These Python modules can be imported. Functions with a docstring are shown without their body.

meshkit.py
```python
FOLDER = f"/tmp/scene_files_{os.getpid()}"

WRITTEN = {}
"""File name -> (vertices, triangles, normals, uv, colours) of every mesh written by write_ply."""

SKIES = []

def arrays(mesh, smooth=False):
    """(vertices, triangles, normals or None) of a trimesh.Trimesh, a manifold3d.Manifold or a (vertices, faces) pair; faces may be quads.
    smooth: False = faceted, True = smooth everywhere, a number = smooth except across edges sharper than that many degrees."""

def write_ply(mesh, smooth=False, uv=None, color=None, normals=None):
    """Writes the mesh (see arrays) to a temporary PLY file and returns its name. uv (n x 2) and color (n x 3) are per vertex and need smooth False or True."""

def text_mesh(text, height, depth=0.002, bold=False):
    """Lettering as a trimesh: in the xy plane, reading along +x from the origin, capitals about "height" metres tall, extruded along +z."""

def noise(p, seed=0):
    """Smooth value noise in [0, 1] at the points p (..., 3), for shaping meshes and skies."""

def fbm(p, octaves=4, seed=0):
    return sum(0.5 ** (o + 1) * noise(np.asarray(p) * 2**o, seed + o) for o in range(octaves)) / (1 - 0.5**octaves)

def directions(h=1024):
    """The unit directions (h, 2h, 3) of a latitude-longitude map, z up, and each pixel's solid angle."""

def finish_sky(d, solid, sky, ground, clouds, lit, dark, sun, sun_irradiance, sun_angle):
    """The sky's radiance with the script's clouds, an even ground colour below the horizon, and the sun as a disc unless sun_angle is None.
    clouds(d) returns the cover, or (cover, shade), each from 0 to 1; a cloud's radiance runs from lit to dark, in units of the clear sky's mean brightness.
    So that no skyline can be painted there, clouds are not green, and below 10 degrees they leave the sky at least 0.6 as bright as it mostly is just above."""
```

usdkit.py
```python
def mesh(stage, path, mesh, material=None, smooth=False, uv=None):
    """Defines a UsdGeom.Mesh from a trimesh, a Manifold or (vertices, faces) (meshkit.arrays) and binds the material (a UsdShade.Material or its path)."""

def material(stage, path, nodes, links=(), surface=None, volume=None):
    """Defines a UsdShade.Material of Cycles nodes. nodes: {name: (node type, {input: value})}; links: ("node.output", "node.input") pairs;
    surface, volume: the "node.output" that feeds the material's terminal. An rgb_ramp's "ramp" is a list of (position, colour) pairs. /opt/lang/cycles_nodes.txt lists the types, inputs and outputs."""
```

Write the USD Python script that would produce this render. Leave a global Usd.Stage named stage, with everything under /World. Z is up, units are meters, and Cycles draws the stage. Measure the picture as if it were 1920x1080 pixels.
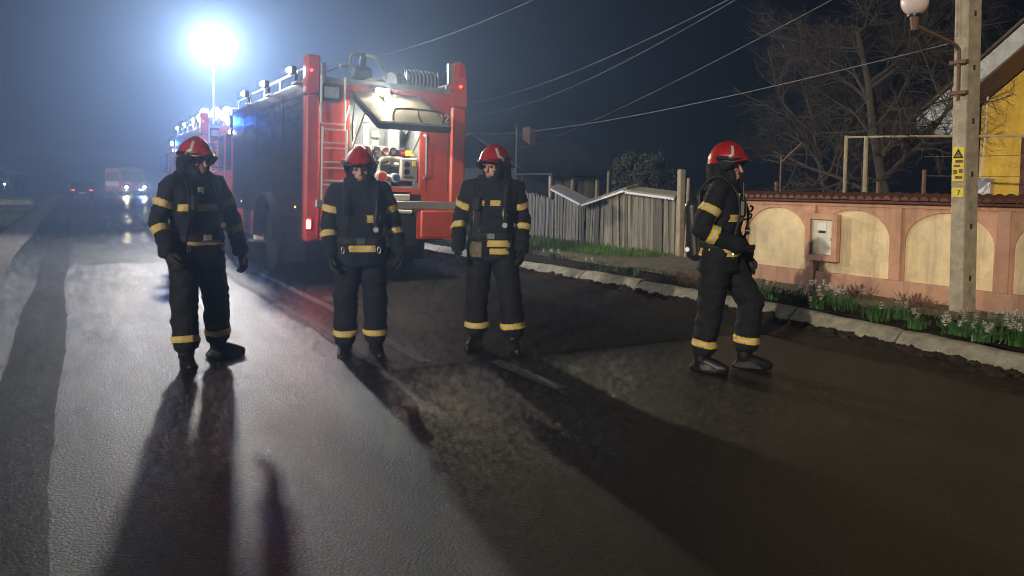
import math, random
import numpy as np, trimesh, usdkit, meshkit
from manifold3d import Manifold
from shapely.geometry import Polygon, box as sbox
from pxr import Usd, UsdGeom, UsdLux, UsdShade, Gf, Sdf

# ------------------------------------------------------------------ camera, sky, off-frame light, lamps, exposure
stage = Usd.Stage.CreateInMemory()
UsdGeom.Xform.Define(stage, '/World')
YAW, PITCH, ROLL, EYE = math.radians(29.791), math.radians(3.551), math.radians(.6), 1.45
fw = np.array([math.sin(YAW) * math.cos(PITCH), math.cos(YAW) * math.cos(PITCH), -math.sin(PITCH)])
rt = np.array([math.cos(YAW), -math.sin(YAW), 0])
up = np.cross(rt, fw)
rt, up = rt * math.cos(ROLL) + up * math.sin(ROLL), -rt * math.sin(ROLL) + up * math.cos(ROLL)
cam = UsdGeom.Camera.Define(stage, '/World/camera')
cam.AddTransformOp().Set(Gf.Matrix4d(*rt, 0, *up, 0, *(-fw), 0, 0, 0, EYE, 1))
cam.CreateFocalLengthAttr(27.0)
cam.CreateHorizontalApertureAttr(36.0)
cam.CreateVerticalApertureAttr(20.25)
cam.CreateVerticalApertureOffsetAttr(-100 / 1920 * 36)
cam.CreateClippingRangeAttr(Gf.Vec2f(.05, 3000))
cam.CreateExposureAttr(0.0)

SUN_EL, SUN_AZ = math.radians(12), math.atan2(-.86, -.5)
HAZE_DENSITY, HAZE_COLOR, HAZE_G = .0070, (.38, .58, 1.0), .70
MAST_I, HATCH_I, INNER_I, SIDE_I, OUTSIDE_I, SKY_S = 560, 60, 18, 40, .58, .00001


def material(name, nodes, links=(), surface='p.BSDF', volume=None):
    return usdkit.material(stage, '/World/Looks/' + name, nodes, links, surface=surface, volume=volume)


sky_mat = material('night_sky', {'s': ('sky_texture', {'sky_type': 'single_scattering', 'sun_disc': False, 'sun_elevation': SUN_EL, 'sun_rotation': SUN_AZ}),
                                 'b': ('background_shader', {'strength': SKY_S})}, [('s.color', 'b.color')], surface='b.background')
dome = UsdLux.DomeLight.Define(stage, '/World/sky')
UsdShade.MaterialBindingAPI.Apply(dome.GetPrim()).Bind(sky_mat)
dome.GetPrim().SetCustomDataByKey('kind', 'structure')


def aim(light, pos, target):
    m = Gf.Matrix4d()
    m.SetLookAt(Gf.Vec3d(*map(float, pos)), Gf.Vec3d(*map(float, target)), Gf.Vec3d(0, 0, 1))
    light.AddTransformOp().Set(m.GetInverse())


outside_light = UsdLux.DistantLight.Define(stage, '/World/lights/outside_light')  # distant light standing in for an unseen lamp outside the frame
outside_light.CreateIntensityAttr(OUTSIDE_I)
outside_light.CreateNormalizeAttr(True)
outside_light.CreateAngleAttr(.5)
outside_light.CreateColorAttr(Gf.Vec3f(1, .89, .70))
sdir = np.array([math.sin(SUN_AZ) * math.cos(SUN_EL), math.cos(SUN_AZ) * math.cos(SUN_EL), math.sin(SUN_EL)])
aim(outside_light, sdir * 10, (0, 0, 0))


def rect_light(name, pos, target, w, h, power, color):
    L = UsdLux.RectLight.Define(stage, '/World/lights/' + name)
    L.CreateWidthAttr(w)
    L.CreateHeightAttr(h)
    L.CreateIntensityAttr(power)
    L.CreateNormalizeAttr(True)
    L.CreateColorAttr(Gf.Vec3f(*color))
    aim(L, pos, target)
    return L


MAST = np.array([3.66, 24.0, 5.50])
MAST_AIM = np.array([1.2, 5.0, 1.0])
rect_light('mast_floodlight', MAST, MAST_AIM, .50, .30, MAST_I, (1, .97, .90))
rect_light('hatch_lamp', (3.96, 10.74, 2.77), (4.6, 7.2, 0.9), .09, .08, HATCH_I, (1, .84, .58))
for _i, _y in enumerate((11.57, 13.4, 15.08)):
    rect_light(f'side_floodlight_{_i}', (5.50, _y, 3.06), (9.5, _y - 4.6, .7), .09, .07, SIDE_I, (1, .90, .70))
rect_light('pump_bay_lamp', (4.1, 10.93, 2.69), (4.1, 11.15, 1.2), .9, .05, INNER_I, (1, .93, .78))

# ------------------------------------------------------------------ helpers
used = {}


def fresh(parent, name):
    k = (parent, name)
    used[k] = used.get(k, -1) + 1
    return f'{parent}/{name}' + (f'_{used[k]:03d}' if used[k] else '')


def tag(p, label=None, category=None, group=None, kind=None):
    p = p.GetPrim() if hasattr(p, 'GetPrim') else p
    for k, v in (('label', label), ('category', category), ('group', group), ('kind', kind)):
        if v:
            p.SetCustomDataByKey(k, v)
    return p


def obj(parent, name, mesh, mat, smooth=False, **t):
    path = fresh(str(parent.GetPath()) if parent else '/World', name)
    m = usdkit.mesh(stage, path, mesh, mat, smooth=smooth)
    tag(m, **t)
    return m.GetPrim()


def thing(name, label, category, loc=(0, 0, 0), rotz=0, group=None, roty=0):
    x = UsdGeom.Xform.Define(stage, fresh('/World', name))
    x.AddTranslateOp().Set(Gf.Vec3d(*map(float, loc)))
    if rotz:
        x.AddRotateZOp().Set(float(rotz))
    if roty:
        x.AddRotateYOp().Set(float(roty))
    return tag(x, label, category, group)


def cat(*ms):
    ms = [m for g in ms for m in (g if isinstance(g, (list, tuple)) else [g])]
    return trimesh.util.concatenate(ms)


def box(x0, x1, y0, y1, z0, z1, bevel=0):
    if bevel <= 0:
        return trimesh.creation.box(bounds=[(x0, y0, z0), (x1, y1, z1)])
    b = min(bevel, (x1 - x0) * .45, (y1 - y0) * .45, (z1 - z0) * .45)
    pts = []
    for sx in (0, 1):
        for sy in (0, 1):
            for sz in (0, 1):
                c = np.array([(x0, x1)[sx], (y0, y1)[sy], (z0, z1)[sz]])
                d = np.array([1 - 2 * sx, 1 - 2 * sy, 1 - 2 * sz]) * b
                for k in range(3):
                    e = d.copy()
                    e[k] = 0
                    pts.append(c + e)
    return trimesh.convex.convex_hull(np.array(pts))


def frusta(P0, P1, R0, R1, sides=3):
    P0, P1 = np.asarray(P0, float), np.asarray(P1, float)
    R0, R1 = np.broadcast_to(R0, len(P0)), np.broadcast_to(R1, len(P0))
    t = P1 - P0
    t = t / (np.linalg.norm(t, axis=1, keepdims=True) + 1e-12)
    a = np.cross(t, np.where(np.abs(t[:, 2:]) < .9, [0, 0, 1.], [1., 0, 0]))
    a /= np.linalg.norm(a, axis=1, keepdims=True) + 1e-12
    b = np.cross(t, a)
    g = np.arange(sides) * 2 * np.pi / sides
    ring = np.cos(g)[None, :, None] * a[:, None] + np.sin(g)[None, :, None] * b[:, None]
    v = np.concatenate([P0[:, None] + ring * R0[:, None, None], P1[:, None] + ring * R1[:, None, None]], 1)
    i = np.arange(sides)
    j = (i + 1) % sides
    q = np.vstack([np.stack([i, j, j + sides], 1), np.stack([i, j + sides, i + sides], 1)])
    f = (q[None] + (np.arange(len(P0)) * 2 * sides)[:, None, None]).reshape(-1, 3)
    return trimesh.Trimesh(v.reshape(-1, 3), f, process=False)


def tube(pts, r, sides=8, closed=False, caps=True):
    p = np.asarray(pts, float)
    n = len(p)
    r = np.broadcast_to(r, n)
    t = np.gradient(p, axis=0) if not closed else np.roll(p, -1, 0) - np.roll(p, 1, 0)
    t /= np.linalg.norm(t, axis=1, keepdims=True) + 1e-12
    a = np.cross(t[0], [0, 0, 1.] if abs(t[0][2]) < .9 else [1., 0, 0])
    A = []
    for k in range(n):
        a = a - t[k] * (a @ t[k])
        a /= np.linalg.norm(a) + 1e-12
        A.append(a)
    A = np.array(A)
    Bv = np.cross(t, A)
    g = np.arange(sides) * 2 * np.pi / sides
    v = p[:, None] + r[:, None, None] * (np.cos(g)[None, :, None] * A[:, None] + np.sin(g)[None, :, None] * Bv[:, None])
    f = []
    for i in range(n if closed else n - 1):
        i2 = (i + 1) % n
        for j in range(sides):
            j2 = (j + 1) % sides
            f += [[i * sides + j, i * sides + j2, i2 * sides + j2], [i * sides + j, i2 * sides + j2, i2 * sides + j]]
    v = v.reshape(-1, 3)
    if caps and not closed:
        v = np.vstack([v, p[0], p[-1]])
        for j in range(sides):
            j2 = (j + 1) % sides
            f += [[len(v) - 2, j2, j], [len(v) - 1, (n - 1) * sides + j, (n - 1) * sides + j2]]
    return trimesh.Trimesh(v, f, process=False)


def cyl(p0, p1, r, sides=14, r2=None):
    return tube([p0, p1], [r, r if r2 is None else r2], sides)


def smooth_path(pts, n=6):
    p = np.asarray(pts, float)
    q = np.vstack([2 * p[0] - p[1], p, 2 * p[-1] - p[-2]])
    out = []
    for i in range(1, len(q) - 2):
        for s in np.linspace(0, 1, n, endpoint=False):
            a, b, c, d = q[i - 1:i + 3]
            out.append(.5 * (2 * b + (c - a) * s + (2 * a - 5 * b + 4 * c - d) * s * s + (3 * b - 3 * c + d - a) * s ** 3))
    out.append(p[-1])
    return np.array(out)


def strap(pts, normals, w, th=.006):
    """A flat band along pts; width runs across the path and the given normals."""
    p, nn = np.asarray(pts, float), np.asarray(normals, float)
    nn = nn / np.linalg.norm(nn, axis=1, keepdims=True)
    t = np.gradient(p, axis=0)
    t /= np.linalg.norm(t, axis=1, keepdims=True)
    s = np.cross(t, nn)
    s /= np.linalg.norm(s, axis=1, keepdims=True)
    v = np.stack([p - s * w / 2, p + s * w / 2, p + s * w / 2 + nn * th, p - s * w / 2 + nn * th], 1)
    f = []
    for i in range(len(p) - 1):
        for j in range(4):
            a, b = i * 4 + j, i * 4 + (j + 1) % 4
            f += [[a, b, b + 4], [a, b + 4, a + 4]]
    e = (len(p) - 1) * 4
    f += [[0, 2, 1], [0, 3, 2], [e, e + 1, e + 2], [e, e + 2, e + 3]]
    return trimesh.Trimesh(v.reshape(-1, 3), f, process=False)


def extrude(poly, x0, x1):
    """Polygon in (y, z), extruded along x."""
    m = trimesh.creation.extrude_polygon(poly, x1 - x0, engine='earcut')
    v = m.vertices
    m.vertices = np.stack([v[:, 2] + x0, v[:, 0], v[:, 1]], 1)
    return m


def extrude_y(poly, y0, y1):
    """Polygon in (x, z), extruded along y."""
    m = trimesh.creation.extrude_polygon(poly, y1 - y0, engine='earcut')
    v = m.vertices
    m.vertices = np.stack([v[:, 0], v[:, 2] + y0, v[:, 1]], 1)
    m.invert()
    return m


def plain(name, c, rough=.6, var=.25, scale=6., bump=0., bscale=40., spec=.5, metallic=0., coat=0., dist=.01):
    lo, hi = [tuple(min(1, x * k) for x in c) for k in (1 - var, 1 + var)]
    nodes = {'g': ('geometry', {}), 'n': ('noise_texture', {'scale': scale, 'detail': 5., 'roughness': .65}),
             'r': ('rgb_ramp', {'ramp': [(.28, lo), (.72, hi)]}),
             'p': ('principled_bsdf', {'roughness': rough, 'specular_ior_level': spec, 'metallic': metallic, 'coat_weight': coat})}
    links = [('g.position', 'n.vector'), ('n.fac', 'r.fac'), ('r.color', 'p.base_color')]
    if bump:
        nodes['n2'] = ('noise_texture', {'scale': bscale, 'detail': 4., 'roughness': .6})
        nodes['b'] = ('bump', {'strength': bump, 'distance': dist})
        links += [('g.position', 'n2.vector'), ('n2.fac', 'b.height'), ('b.normal', 'p.normal')]
    return material(name, nodes, links)


def plaster(name, c, stain):
    nodes = {'g': ('geometry', {}), 'n': ('noise_texture', {'scale': 4., 'detail': 6., 'roughness': .65}), 'm': ('mapping', {'scale': (5., 5., .7)}), 'v': ('noise_texture', {'scale': 1.6, 'detail': 5., 'roughness': .7}),
             'f': ('noise_texture', {'scale': 55., 'detail': 4., 'roughness': .7}), 'r': ('rgb_ramp', {'ramp': [(.3, tuple(x * .78 for x in c)), (.7, tuple(min(1, x * 1.14) for x in c))]}),
             'k': ('rgb_ramp', {'ramp': [(.50, (0, 0, 0)), (.72, (.75, .75, .75))]}), 'x': ('mix', {'mix_type': 'mix', 'color2': stain}), 'z': ('separate_xyz', {}),
             'low': ('map_range', {'from_min': .62, 'from_max': .12, 'to_min': -.12, 'to_max': .55, 'clamp': True}), 'lowadd': ('math', {'math_type': 'add', 'use_clamp': True}), 'lown': ('math', {'math_type': 'multiply', 'use_clamp': True}),
             'b': ('bump', {'strength': .55, 'distance': .012}), 'p': ('principled_bsdf', {'roughness': .88, 'specular_ior_level': .25})}
    links = [('g.position', 'n.vector'), ('g.position', 'm.vector'), ('m.vector', 'v.vector'), ('g.position', 'f.vector'), ('n.fac', 'r.fac'), ('r.color', 'x.color1'), ('v.fac', 'k.fac'), ('g.position', 'z.vector'), ('z.z', 'low.value'),
             ('low.result', 'lown.value1'), ('n.fac', 'lown.value2'), ('k.color', 'lowadd.value1'), ('lown.value', 'lowadd.value2'), ('lowadd.value', 'x.fac'), ('x.color', 'p.base_color'), ('f.fac', 'b.height'), ('b.normal', 'p.normal')]
    return material(name, nodes, links)


def glow(name, c, s):
    return material(name, {'e': ('emission', {'color': c, 'strength': s})}, surface='e.emission')


M = dict(
    coat=plain('turnout_cloth', (.013, .014, .019), .78, .3, 9, .5, 160, .35),
    hood=plain('hood_cloth', (.016, .016, .019), .85, .2, 20, .3, 200, .3),
    boot=plain('boot_rubber', (.014, .013, .013), .42, .3, 30, .25, 90),
    glove=plain('glove_leather', (.02, .018, .017), .6, .3, 40, .4, 150),
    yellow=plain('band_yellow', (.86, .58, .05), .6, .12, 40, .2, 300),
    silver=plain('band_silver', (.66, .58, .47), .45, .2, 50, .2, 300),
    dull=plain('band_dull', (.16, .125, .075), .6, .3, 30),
    skin=plain('skin', (.60, .33, .25), .52, .14, 30, .15, 180),
    lips=plain('lips', (.36, .13, .11), .5, .1), eye=plain('eye', (.05, .035, .03), .25, .1), brow=plain('brow', (.05, .032, .022), .8, .2),
    helmet=plain('helmet_red', (.45, .018, .016), .36, .35, 22, .12, 45, coat=.12),
    emblem=plain('emblem_white', (.62, .60, .58), .35, .1),
    black=plain('black_plastic', (.016, .016, .017), .38, .2, 30), strapm=plain('webbing', (.02, .02, .022), .7, .2, 60, .3, 400),
    tank=plain('air_tank', (.03, .03, .033), .35, .2, 10), steel=plain('steel', (.62, .62, .63), .28, .1, 12, metallic=.9),
    redbag=plain('red_bag', (.22, .015, .022), .6, .3, 20), tagw=plain('white_tag', (.55, .55, .55), .5, .1),
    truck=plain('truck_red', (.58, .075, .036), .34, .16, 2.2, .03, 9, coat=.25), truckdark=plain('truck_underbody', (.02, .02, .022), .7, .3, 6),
    shutter=plain('shutter_shaded', (.012, .013, .016), .5, .2, 4), alu=plain('aluminium', (.55, .56, .58), .38, .12, 9, .1, 40, metallic=.75),  # shutters near black: the unlit side is put into the colour
    side_shaded=plain('side_panel_shaded', (.03, .008, .009), .5, .2, 3), hatchgrey=plain('hatch_aluminium', (.24, .22, .16), .42, .12, 9, .08, 40, metallic=.3), grey=plain('bay_grey', (.20, .22, .22), .6, .25, 5), cream=plain('cream_paint', (.66, .63, .52), .45, .12, 8), white=plain('white_paint', (.74, .74, .72), .45, .08, 8),  # side panels: truck red darkened, painting in the side's shade
    brass=plain('valve_metal', (.48, .46, .42), .35, .2, 18, metallic=.6), redcap=plain('red_cap', (.5, .05, .035), .4, .15), bluecap=plain('blue_cap', (.05, .09, .22), .4, .15),
    yplate=plain('yellow_plate', (.75, .62, .06), .5, .1), tyre=plain('tyre', (.014, .014, .014), .75, .3, 20, .4, 60), glass=plain('dark_glass', (.01, .012, .015), .08, .1),
    rubberhose=plain('hose_grey', (.13, .13, .135), .6, .3, 12), lightgrey=plain('light_grey_canvas', (.42, .44, .45), .7, .25, 14, .3, 60), sand=plain('sand_net', (.52, .50, .42), .85, .4, 40, .9, 60),
    kerb=plain('kerb_concrete', (.33, .31, .24), .85, .45, 7, .9, 45), dirt=plain('dirt', (.05, .037, .026), .95, .45, 9, 1., 40, .2, dist=.03),
    soil=plain('garden_soil', (.04, .03, .02), .95, .45, 16, 1., 40, .1, dist=.04), path=plain('path_earth', (.17, .145, .095), .95, .4, 8, .8, 50, .2, dist=.02),
    gravel=plain('shoulder_gravel', (.16, .145, .12), .95, .45, 14, 1., 70, .2, dist=.02), field=plain('field_earth', (.035, .038, .022), .95, .4, 3, .6, 20, .1),
    salmon=plaster('salmon_plaster', (.58, .33, .22), (.30, .19, .13)), ochre=plaster('yellow_plaster', (.82, .66, .41), (.52, .40, .24)),
    tile=plain('clay_tile', (.13, .048, .03), .75, .45, 20, .3, 60), concrete=plain('pole_concrete', (.40, .345, .255), .85, .35, 9, .7, 50), hole=plain('hole_dark', (.03, .025, .02), .9, .2),
    globe=material('lamp_globe', {'p': ('principled_bsdf', {'base_color': (.80, .66, .62), 'roughness': .18, 'subsurface_weight': .25, 'subsurface_scale': .02})}),
    rust=plain('rusty_iron', (.16, .09, .055), .7, .4, 30, .4, 90), housey=plain('house_yellow', (.74, .47, .065), .85, .16, 4, .4, 40), brown=plain('brown_wood', (.10, .035, .025), .6, .25, 12),
    soffit=plain('soffit', (.15, .085, .05), .8, .2, 10), bargew=plain('bargeboard_white', (.52, .53, .52), .6, .25, 8, .2, 40), roof=plain('roof_sheet', (.12, .08, .06), .7, .3, 5),
    bark=plain('bark', (.058, .046, .033), .9, .35, 25, .8, 60), twig=plain('twigs', (.045, .034, .026), .85, .3, 12), leaf=plain('shrub_leaf', (.05, .055, .03), .8, .4, 8),
    plank=None, pale=plain('pale_wood', (.36, .30, .20), .85, .3, 10, .5, 60), grass=plain('grass_blades', (.10, .18, .03), .7, .45, 3), green=plain('plant_leaf', (.05, .13, .03), .5, .4, 9), green2=plain('bed_leaf', (.04, .07, .02), .6, .45, 9),
    petal=plain('petal_white', (.86, .82, .80), .6, .15, 30), pink=plain('petal_pink', (.82, .62, .60), .6, .2, 30), dry=plain('dry_stem', (.16, .08, .06), .8, .3, 20),
    oldwall=plain('old_house_wall', (.05, .046, .04), .9, .4, 3, .4, 20), oldroof=plain('old_house_roof', (.03, .025, .022), .85, .3, 4), cable=plain('cable_sleeve', (.13, .13, .128), .6, .1),
    lamp_white=glow('flood_lens', (1, .97, .90), 110.), lamp_small=glow('white_lamp', (.95, .97, 1), 380.), lamp_hatch=glow('hatch_lens', (1, .84, .58), 170.), lamp_red=glow('red_lamp', (1, .035, .02), 9.),
    lamp_tail=glow('tail_lamp', (1, .04, .025), 270.), lamp_amber=glow('amber_lamp', (1, .45, .05), 4.), lamp_blue=glow('blue_lamp', (.03, .15, 1), 900.), lamp_head=glow('head_lamp', (1, .80, .48), 1300.),
    lens_red=plain('red_lens', (.6, .03, .02), .2, .05), vanw=plain('van_white', (.60, .55, .52), .4, .1), vanr=plain('van_red', (.38, .07, .05), .4, .2))


def planks(i, c):
    return material(f'weathered_plank_{i:03d}', {'g': ('geometry', {}), 'm': ('mapping', {'scale': (40., 40., 2.2)}), 'n': ('noise_texture', {'scale': 1., 'detail': 5., 'roughness': .7}),
                    'r': ('rgb_ramp', {'ramp': [(.3, tuple(x * .45 for x in c)), (.7, tuple(x * 1.35 for x in c))]}), 'b': ('bump', {'strength': .7, 'distance': .008}),
                    'p': ('principled_bsdf', {'roughness': .9, 'specular_ior_level': .15})},
                    [('g.position', 'm.vector'), ('m.vector', 'n.vector'), ('n.fac', 'r.fac'), ('r.color', 'p.base_color'), ('n.fac', 'b.height'), ('b.normal', 'p.normal')])


PLANKS = [planks(i, c) for i, c in enumerate([(.20, .175, .125), (.25, .225, .165), (.15, .135, .105), (.29, .255, .18)])]


def asphalt(name, c, r0, r1, grain=1., spec=.5, wet=0., streak=(1.1, .22, 1)):
    nodes = {'g': ('geometry', {}),
             'v': ('voronoi_texture', {'scale': 72., 'randomness': 1.}), 'n': ('noise_texture', {'scale': 190., 'detail': 3., 'roughness': .75}),
             'h': ('math', {'math_type': 'multiply_add', 'value2': -.8, 'value3': .8}), 'h2': ('math', {'math_type': 'add'}),
             'm': ('mapping', {'scale': streak}), 'big': ('noise_texture', {'scale': 1.6, 'detail': 5., 'roughness': .62}),
             'rr': ('map_range', {'from_min': .34, 'from_max': .66, 'to_min': r0, 'to_max': r1, 'clamp': True}),
             'fine': ('noise_texture', {'scale': 85., 'detail': 3.}), 'fm': ('map_range', {'from_min': .35, 'from_max': .65, 'to_min': -.16, 'to_max': .16, 'clamp': True}), 'radd': ('math', {'math_type': 'add', 'use_clamp': True}), 'add': ('mix', {'mix_type': 'multiply', 'fac': .75}),
             'cr': ('rgb_ramp', {'ramp': [(.3, tuple(x * .85 for x in c)), (.7, tuple(x * 1.15 for x in c))]}),
             'cf': ('rgb_ramp', {'ramp': [(.38, (.3, .3, .3)), (.66, (1.7, 1.68, 1.6))]}),
             'b': ('bump', {'strength': grain, 'distance': .0018}), 'p': ('principled_bsdf', {'specular_ior_level': spec, 'coat_weight': wet, 'coat_roughness': .21, 'coat_ior': 1.4}), 'b2': ('bump', {'strength': grain * .6, 'distance': .0042})}
    links = [('h2.value', 'b2.height'), ('b2.normal', 'p.coat_normal'), ('g.position', 'v.vector'), ('g.position', 'n.vector'), ('g.position', 'm.vector'), ('m.vector', 'big.vector'), ('g.position', 'fine.vector'),
             ('v.distance', 'h.value1'), ('h.value', 'h2.value1'), ('n.fac', 'h2.value2'), ('h2.value', 'b.height'), ('b.normal', 'p.normal'),
             ('big.fac', 'rr.value'), ('fine.fac', 'fm.value'), ('rr.result', 'radd.value1'), ('fm.result', 'radd.value2'), ('radd.value', 'p.roughness'), ('big.fac', 'cr.fac'), ('fine.fac', 'cf.fac'), ('cr.color', 'add.color1'), ('cf.color', 'add.color2'), ('add.color', 'p.base_color')]
    return material(name, nodes, links)


M['asphalt'] = asphalt('asphalt', (.018, .0177, .0165), .52, .66, 2.4, .28, .44)
M['asphalt_dark'] = asphalt('asphalt_dark', (.02, .02, .021), .55, .7, .7, .35)
M['asphalt_shaded'] = asphalt('asphalt_shaded', (.020, .0195, .019), .6, .72, .5, .25, .05)  # smoother, less glossy asphalt; the lane's shade is put into its finish
M['asphalt_seal'] = asphalt('asphalt_seal', (.014, .014, .015), .7, .85, .8, .2, .10)
M['line'] = plain('worn_line_paint', (.10, .10, .092), .6, .6, 30, .5, 120)
rng = np.random.default_rng(7)
random.seed(7)


def sheet(xs, ys, zf, name, mat, kind='structure', edge=None, **t):
    X, Y = np.meshgrid(np.asarray(xs, float), np.asarray(ys, float), indexing='ij')
    if edge is not None:
        w = (X - X.max()) / (X.min() - X.max())
        X = X + w * (edge(Y) - X.min())
    Z = zf(X, Y) if callable(zf) else np.full_like(X, zf)
    n, m = X.shape
    i, j = np.meshgrid(np.arange(n - 1), np.arange(m - 1), indexing='ij')
    a = (i * m + j).ravel()
    f = np.vstack([np.stack([a, a + m, a + m + 1], 1), np.stack([a, a + m + 1, a + 1], 1)])
    return obj(None, name, trimesh.Trimesh(np.stack([X.ravel(), Y.ravel(), Z.ravel()], 1), f, process=False), mat, smooth=True, kind=kind, **t)


def ragged(poly, z, name, mat, **t):
    if name == 'gutter_dirt':
        tm = trimesh.creation.extrude_polygon(poly, z + .02, engine='earcut')
        tm.apply_translation((0, 0, -.02))
    else:
        v, f = trimesh.creation.triangulate_polygon(poly, engine='earcut')
        tm = trimesh.Trimesh(np.column_stack([v, np.full(len(v), z)]), f, process=False)
        if tm.face_normals[:, 2].mean() < 0:
            tm.invert()
    return obj(None, name, tm, mat, **t)


def wobble(n, a, seed):
    r = np.random.default_rng(seed)
    return np.convolve(r.normal(0, 1, n + 6), np.ones(4) / 4, 'same')[3:-3] * a


# ------------------------------------------------------------------ ground, road, patches
X1 = 6.88


def kx(y):
    return X1 - .13 * np.maximum(0, 6.1 - np.asarray(y, float))


sheet([-158, 158], [-24, 258], -.03, 'field', M['field'])
sheet([-.98, X1 + .1], np.linspace(-20, 250, 28), .0, 'road', M['asphalt'])
ys = np.linspace(-4, 120, 200)
ragged(Polygon(list(zip(-.98 + wobble(200, .06, 1), ys)) + list(zip(np.full(200, -2.1), ys))[::-1]), .004, 'gravel_shoulder', M['gravel'], kind='structure')
sheet(np.linspace(-30, -1.75, 40), np.linspace(-4, 52, 80), lambda X, Y: .02 + .1 * meshkit.fbm(np.stack([X * .7, Y * .7, 0 * X], -1), 3, 3) * np.clip((-1.75 - X), 0, 1), 'roadside_earth', M['field'])
sheet([-40, -.98], [50, 58], .012, 'farm_drive', M['gravel'])
ys = np.linspace(1.5, 70, 900)
ragged(Polygon(list(zip(-.50 + wobble(900, .009, 2) + .02 * np.sin(ys * 1.1), ys)) + list(zip(-.10 + wobble(900, .012, 3) + .025 * np.sin(ys * .8 + 1), ys))[::-1]), .004, 'sealed_trench', M['asphalt_seal'], kind='structure')
for y0, y1, x0, x1, s in ((15.7, 20.6, -.02, 2.1, 4), (25, 31, -.02, 3.2, 5)):
    n = 24
    xs = np.linspace(x0, x1, n)
    ragged(Polygon(list(zip(xs, y0 + wobble(n, .12, s))) + list(zip(xs, y1 + wobble(n, .2, s + 9)))[::-1]), .004, 'asphalt_patch', M['asphalt_dark'], kind='structure')
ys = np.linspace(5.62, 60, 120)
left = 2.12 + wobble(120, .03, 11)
ragged(Polygon([(2.12, 5.62)] + list(zip(left, ys))[1:] + [(6.3, 60), (6.3, 5.5)]), .004, 'shaded_lane', M['asphalt_shaded'], kind='structure')  # dull sheet laid where hatch door and truck shade the lane
ys = np.linspace(5.7, 13.2, 60)
mid = 2.1 + wobble(60, .03, 12)
ragged(Polygon(list(zip(mid - .035 - .03 * np.abs(wobble(60, .8, 13)), ys)) + list(zip(mid + .03 + .03 * np.abs(wobble(60, .8, 14)), ys))[::-1]), .008, 'tar_seam', M['asphalt_seal'], kind='structure')
for x, y0, y1, w in ((2.62, 8.4, 12.8, .10), (3.02, 4.55, 5.55, .12), (2.5, 5.75, 7.0, .1)):
    ys = np.linspace(y0, y1, 30)
    ragged(Polygon(list(zip(x - w / 2 + wobble(30, .012, int(y0 * 7)), ys)) + list(zip(x + w / 2 + wobble(30, .012, int(y1 * 7)), ys))[::-1]), .009, 'worn_centre_line', M['line'], kind='structure')
ys = np.linspace(-4, 60, 260)
ragged(Polygon(list(zip(kx(ys) - .7 + wobble(260, .13, 21) + .18 * np.sin(ys * .7), ys)) + list(zip(kx(ys) + .02, ys))[::-1]), .0085, 'gutter_dirt', M['dirt'], kind='stuff', label='brown dirt washed against the foot of the kerb', category='dirt')
lumps = []
for k in range(700):
    y = rng.uniform(1.5, 16)
    s = rng.uniform(.012, .05) * (1 if rng.random() < .8 else 1.6)
    b = trimesh.creation.icosphere(1, s)
    b.vertices = b.vertices * [1, 1, .55] + rng.normal(0, s * .16, b.vertices.shape)
    b.apply_translation((kx(y) - abs(rng.normal(0, .11)), y, .012))
    lumps.append(b)
obj(None, 'dirt_clods', cat(lumps), M['dirt'], smooth=50, kind='stuff', label='small clods of soil lying along the kerb', category='dirt')

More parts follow.
